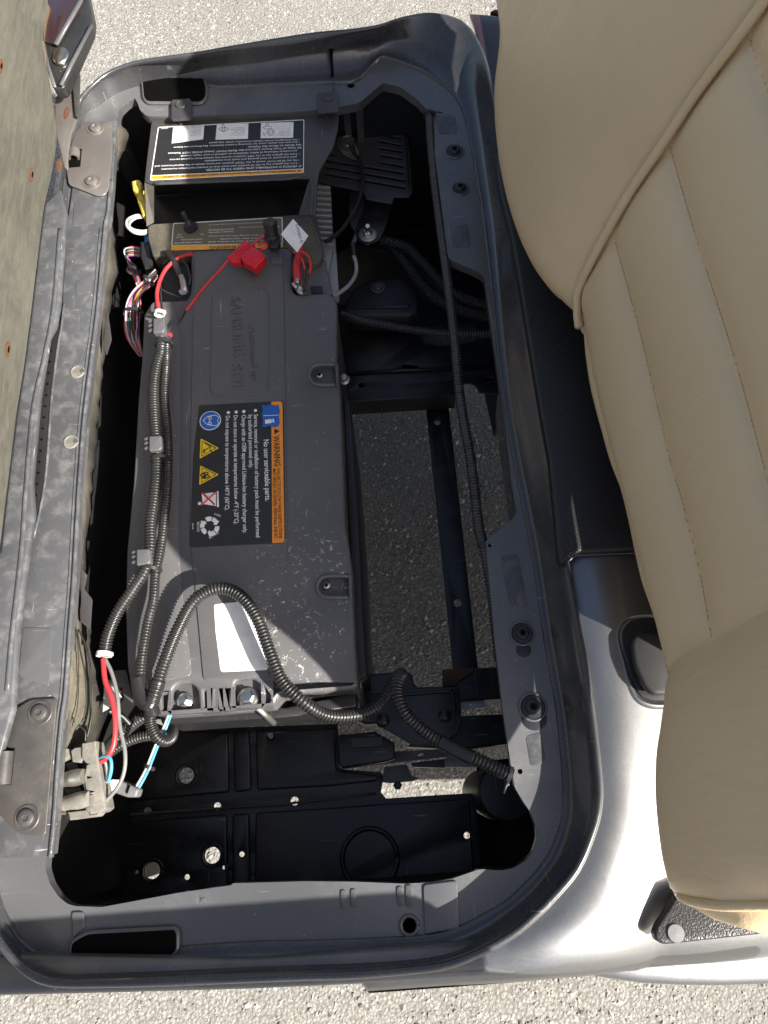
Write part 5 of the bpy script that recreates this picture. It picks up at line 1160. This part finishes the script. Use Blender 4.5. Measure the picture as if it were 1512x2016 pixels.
wire('pale grey hose curving from the bracket to the battery corner', [(695, 500, .56), (701, 520, .56), (700, 540, .56), (690, 558, .57), (675, 572, .58), (655, 584, .59)], .0036, M['hose'], 'hose', 'hose')
wire('black terminal sleeve at the top of the pale grey hose', [(694, 478, .57), (696, 492, .565), (697, 503, .56)], .0052, M['rubber'], 'hose_end', 'sleeve')
# braided sleeves
def mk_braid():
    m, nt, p = nodes('braided_sleeve'); co = texco(nt, (1, 1, 1), (0, 0, .6)); ck = nt.nodes.new('ShaderNodeTexVoronoi'); ck.inputs['Scale'].default_value = 330; nt.links.new(co, ck.inputs['Vector'])
    nt.links.new(mixc(nt, ramp(nt, ck.outputs['Distance'], .2, .6), (.045, .045, .047), (.006, .006, .006)), p.inputs['Base Color']); p.inputs['Roughness'].default_value = .4
    nt.links.new(bump(nt, ck.outputs['Distance'], 1, -.002), p.inputs['Normal']); return m
M['braid'] = mk_braid()
wire('lower black braided cable sleeve in the far right of the bay', [(740, 470, .50), (775, 490, .50), (815, 540, .50), (850, 580, .50), (905, 608, .50), (990, 628, .50)], .0115, M['braid'], 'braided_sleeve', 'cable sleeve', 'braided sleeves')
wire('upper black braided cable sleeve passing behind the long conduit', [(752, 472, .52), (800, 488, .52), (845, 530, .52), (885, 572, .52), (930, 592, .52), (990, 606, .52)], .0100, M['braid'], 'braided_sleeve', 'cable sleeve', 'braided sleeves')
# loom left of the battery
cols = {'red': M['redwire'], 'white': plain('wire_white', (.42, .42, .41), .4), 'purple': plain('wire_purple', (.16, .05, .16), .4), 'green': plain('wire_green', (.02, .16, .10), .4), 'blue': plain('wire_blue', (.03, .10, .25), .4), 'black': M['rubber'], 'orange': plain('wire_orange', (.40, .15, .03), .4), 'grey': plain('wire_grey', (.28, .28, .28), .4), 'pink': plain('wire_pink', (.32, .06, .09), .4), 'lightblue': plain('wire_light_blue', (.08, .30, .50), .4), 'brown': plain('wire_brown', (.12, .05, .02), .4)}
lc = ['red', 'white', 'grey', 'purple', 'green', 'pink', 'white', 'blue', 'black', 'orange', 'red', 'brown', 'white', 'purple']
for i, c_ in enumerate(lc):
    j = i * 1.5; jj = [random.uniform(-2, 2) for _ in range(8)]
    wire('%s wire, %s from the outside, of the upper loom at the black plug' % (c_, ORD[i]), [(276, 488 + j * .9, .62), (256 + jj[1], 486 + j * .9, .62), (245 + jj[2] + j * .3, 494 + j * .8, .61 + random.uniform(-.008, .008)), (254 + jj[3] + j * .7, 525, .60), (264 + jj[4] + j * .6, 552, .60), (272 + jj[5] + j * .5, 575, .59)], .0013, cols[c_], 'loom_wire', 'wire', 'wires of the upper loom', 6)
for i, c_ in enumerate(lc + ['white', 'pink']):
    j = i * 2.1; jj = [random.uniform(-2.5, 2.5) for _ in range(8)]
    wire('%s wire, %s from the outside, of the curved loom left of the battery' % (c_, ORD[i]), [(308 + jj[0], 530 + j * .5, .655 + random.uniform(-.006, .006)), (288 + jj[1] + j * .3, 548 + j * .4, .65), (262 + jj[2] * .5 + j * .5, 572 + j * .3, .64 + random.uniform(-.006, .006)), (250 + jj[3] + j * .8, 600, .63), (247 + jj[4] + j * .8, 640, .62 + random.uniform(-.006, .006)), (253 + jj[5] + j * .7, 670, .61), (275 + jj[6] + j * .2, 702, .60)], .0014, cols[c_], 'loom_wire', 'wire', 'wires of the curved loom', 6)
tie('black cable tie round the curved loom', (262, 618, .632), (0, 1, 0), .014, 'rubber'); tie('black cable tie round the loom near its upper bend', (292, 553, .655), (1, 1, 0), .010, 'rubber'); tie('black cable tie round the upper loom below the plug', (263, 534, .61), (.3, 1, 0), .011, 'rubber')
pl = thing('multiway_plug', 'black multi-way plug with blue lock beside the controller cover', 'connector', at(290, 500, .62))
plate('plug_body', [(275, 475), (298, 472), (299, 500), (302, 528), (284, 528), (276, 505)], .640, .03, M['black'], pl, .003, .002)
plate('lock_tab', [(283, 456), (297, 455), (298, 472), (284, 474)], .645, .014, M['bluep'], pl, .002, .001)
yp = thing('yellow_connector', 'dirty yellow capped connector standing left of the warning cover', 'connector', at(275, 390, .63))
plate('cap', [(258, 356), (272, 352), (279, 358), (278, 368), (270, 377), (261, 374)], .668, .018, M['yellowplug'], yp, .003, .002)
plate('neck', [(264, 370), (277, 368), (287, 396), (272, 402)], .660, .012, M['yellowplug'], yp, .003, .002)
plate('body', [(271, 398), (288, 394), (294, 420), (280, 424)], .662, .016, M['yellowplug'], yp, .003, .002)
plate('tip', [(282, 422), (295, 418), (296, 430), (285, 432)], .658, .010, M['clip'], yp, .002)
for k, dx in enumerate((0, 5)):
    wire(('outer', 'inner')[k] + ' white wire looping below the yellow connector', [(284, 428, .65), (270 - dx * .2, 424 + dx, .655), (252 + dx, 432 + dx, .655), (250 + dx, 446, .655), (264 + dx * .4, 458 - dx, .655), (284, 460 - dx, .65), (298, 450, .645)], .0022, cols['white'], 'white_wire', 'wire', 'white wires of the yellow connector')
# lower left connector block
cb = thing('connector_block', 'dusty grey connector block with round sockets at the lower rail edge', 'connector', at(165, 1540, .60))
ZK = .672
plate('block', [(160, 1463), (187, 1458), (192, 1490), (208, 1592), (198, 1600), (176, 1603), (171, 1580), (165, 1530), (170, 1505), (160, 1492)], ZK, .03, M['brass_dust'], cb, .002, .0015)
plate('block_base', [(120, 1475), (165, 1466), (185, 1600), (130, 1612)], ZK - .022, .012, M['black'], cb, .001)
for pts in ([(139, 1478), (146, 1472), (163, 1470), (165, 1494), (158, 1502), (142, 1500)], [(98, 1478), (132, 1473), (136, 1490), (122, 1500), (100, 1502)], [(132, 1599), (172, 1594), (176, 1603), (196, 1600), (190, 1608), (137, 1615)], [(160, 1520), (170, 1518), (176, 1560), (166, 1562)]):
    plate('socket_wall', pts, ZK - .003, .02, M['brass_dust'], cb, .0015, .001)
for x, y in ((166, 1502), (171, 1528), (175, 1556)):
    plate('latch_notch', [(x, y), (x + 12, y + 2), (x + 1, y + 6)], ZK + .0004, .002, M['recess'], cb, .0002)
plate('latch_plate', [(171, 1566), (182, 1564), (186, 1586), (175, 1588)], ZK + .002, .003, M['brass_dust'], cb, .0008, .001)
lathe('latch_pin', [(.0035, 0), (.0035, .002), (0, .0025)], at(176, 1592, ZK), M['brass_dust'], cb)
for a, b, r in (((100, 1540), (165, 1528), .0085), ((104, 1586), (176, 1572), .0085)):
    V, F = sweep(resample([at(a[0], a[1], ZK - .006), at(b[0], b[1], ZK + .001)], 6), [r, r, r, r * 1.02, r * 1.15, r * 1.15, r], 16); mesh('round_socket', V, F, M['zincdull'] if b[1] < 1550 else M['brass_dust'], cb, True, 40)
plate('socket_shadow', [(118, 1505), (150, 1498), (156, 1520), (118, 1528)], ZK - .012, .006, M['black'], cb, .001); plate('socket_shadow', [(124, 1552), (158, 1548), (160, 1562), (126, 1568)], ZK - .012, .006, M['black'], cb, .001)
wire('thick red wire from the open conduit end to the connector block', [(203, 1298, .668), (207, 1340, .672), (220, 1375, .676), (227, 1420, .678), (224, 1465, .676), (210, 1492, .672), (192, 1502, .664)], .0033, M['redwire'], 'red_wire')
wire('grey wire from the open conduit end round to the connector block', [(207, 1298, .665), (220, 1325, .668), (231, 1370, .672), (236, 1430, .674), (246, 1480, .676), (244, 1520, .674), (230, 1552, .670), (205, 1580, .662)], .0025, plain('wire_mid_grey', (.17, .17, .168), .4), 'grey_wire')
wire('blue wire hooking out of the connector block', [(193, 1497, .665), (205, 1489, .672), (217, 1494, .676), (219, 1515, .674), (213, 1540, .664)], .0021, cols['lightblue'], 'blue_wire')
wire('white wire hooking out of the connector block beside the blue one', [(195, 1503, .662), (207, 1500, .668), (212, 1515, .668), (211, 1540, .66)], .0021, cols['white'], 'white_wire')
gp = thing('grey_plug', 'grey two-way plug lying under the connector block wires', 'connector', at(245, 1550, .60))
plate('plug_body', [(226, 1537), (240, 1537), (273, 1553), (268, 1570), (250, 1570), (222, 1560), (206, 1552)], .625, .02, M['greyplug'], gp, .003, .003)
plate('plug_lip', [(206, 1548), (220, 1534), (232, 1535), (222, 1556), (212, 1558)], .632, .014, M['white'], gp, .001, .001)
plate('plug_latch', [(252, 1545), (256, 1547), (250, 1563), (247, 1561)], .6265, .002, M['recess'], gp, .0003)
wire('pale blue wire from the grey plug up to the battery front edge', [(272, 1553, .615), (290, 1520, .62), (310, 1470, .64), (326, 1435, .65), (337, 1405, .65)], .0019, cols['lightblue'], 'blue_wire')
wire('white wire beside the pale blue one below the battery front edge', [(268, 1549, .615), (286, 1517, .62), (306, 1468, .64), (322, 1433, .65), (333, 1405, .65)], .0020, cols['white'], 'white_wire')
tie('black cable tie on the blue and white wires over the floor pan', (293, 1510, .622), (.5, 1, 0), .0055, 'rubber')
wire('fine black wire hanging over the dusty board, left strand', [(152, 1240, .69), (158, 1280, .69), (168, 1330, .69), (170, 1385, .688), (163, 1418, .688), (150, 1436, .688)], .0011, M['rubber'], 'fine_wire')
wire('fine black wire hanging over the dusty board, right strand', [(154, 1238, .69), (168, 1270, .69), (176, 1310, .69), (178, 1380, .688), (180, 1410, .688), (172, 1450, .686)], .0011, M['rubber'], 'fine_wire')
wire('fine black wire knot beside the connector block', [(166, 1416, .69), (158, 1428, .69), (168, 1440, .69), (168, 1458, .688)], .0011, M['rubber'], 'fine_wire')
wire('dark cable sleeve disappearing beneath the battery front corner', [(255, 1425, .60), (238, 1408, .61), (215, 1400, .62)], .0035, M['rubber'], 'black_wire')
brk = plate('corner_bracket', [(222, 1320), (248, 1318), (256, 1350), (262, 1385), (245, 1372), (225, 1342)], .60, .004, M['hinge_dark'], frame, .001, holes=[holep(236, 1358, .60, 4)])
plate('white_film', [(222, 1345), (240, 1372), (232, 1385), (202, 1402), (205, 1350)], .585, .001, M['silverpan'], frame, .0003)
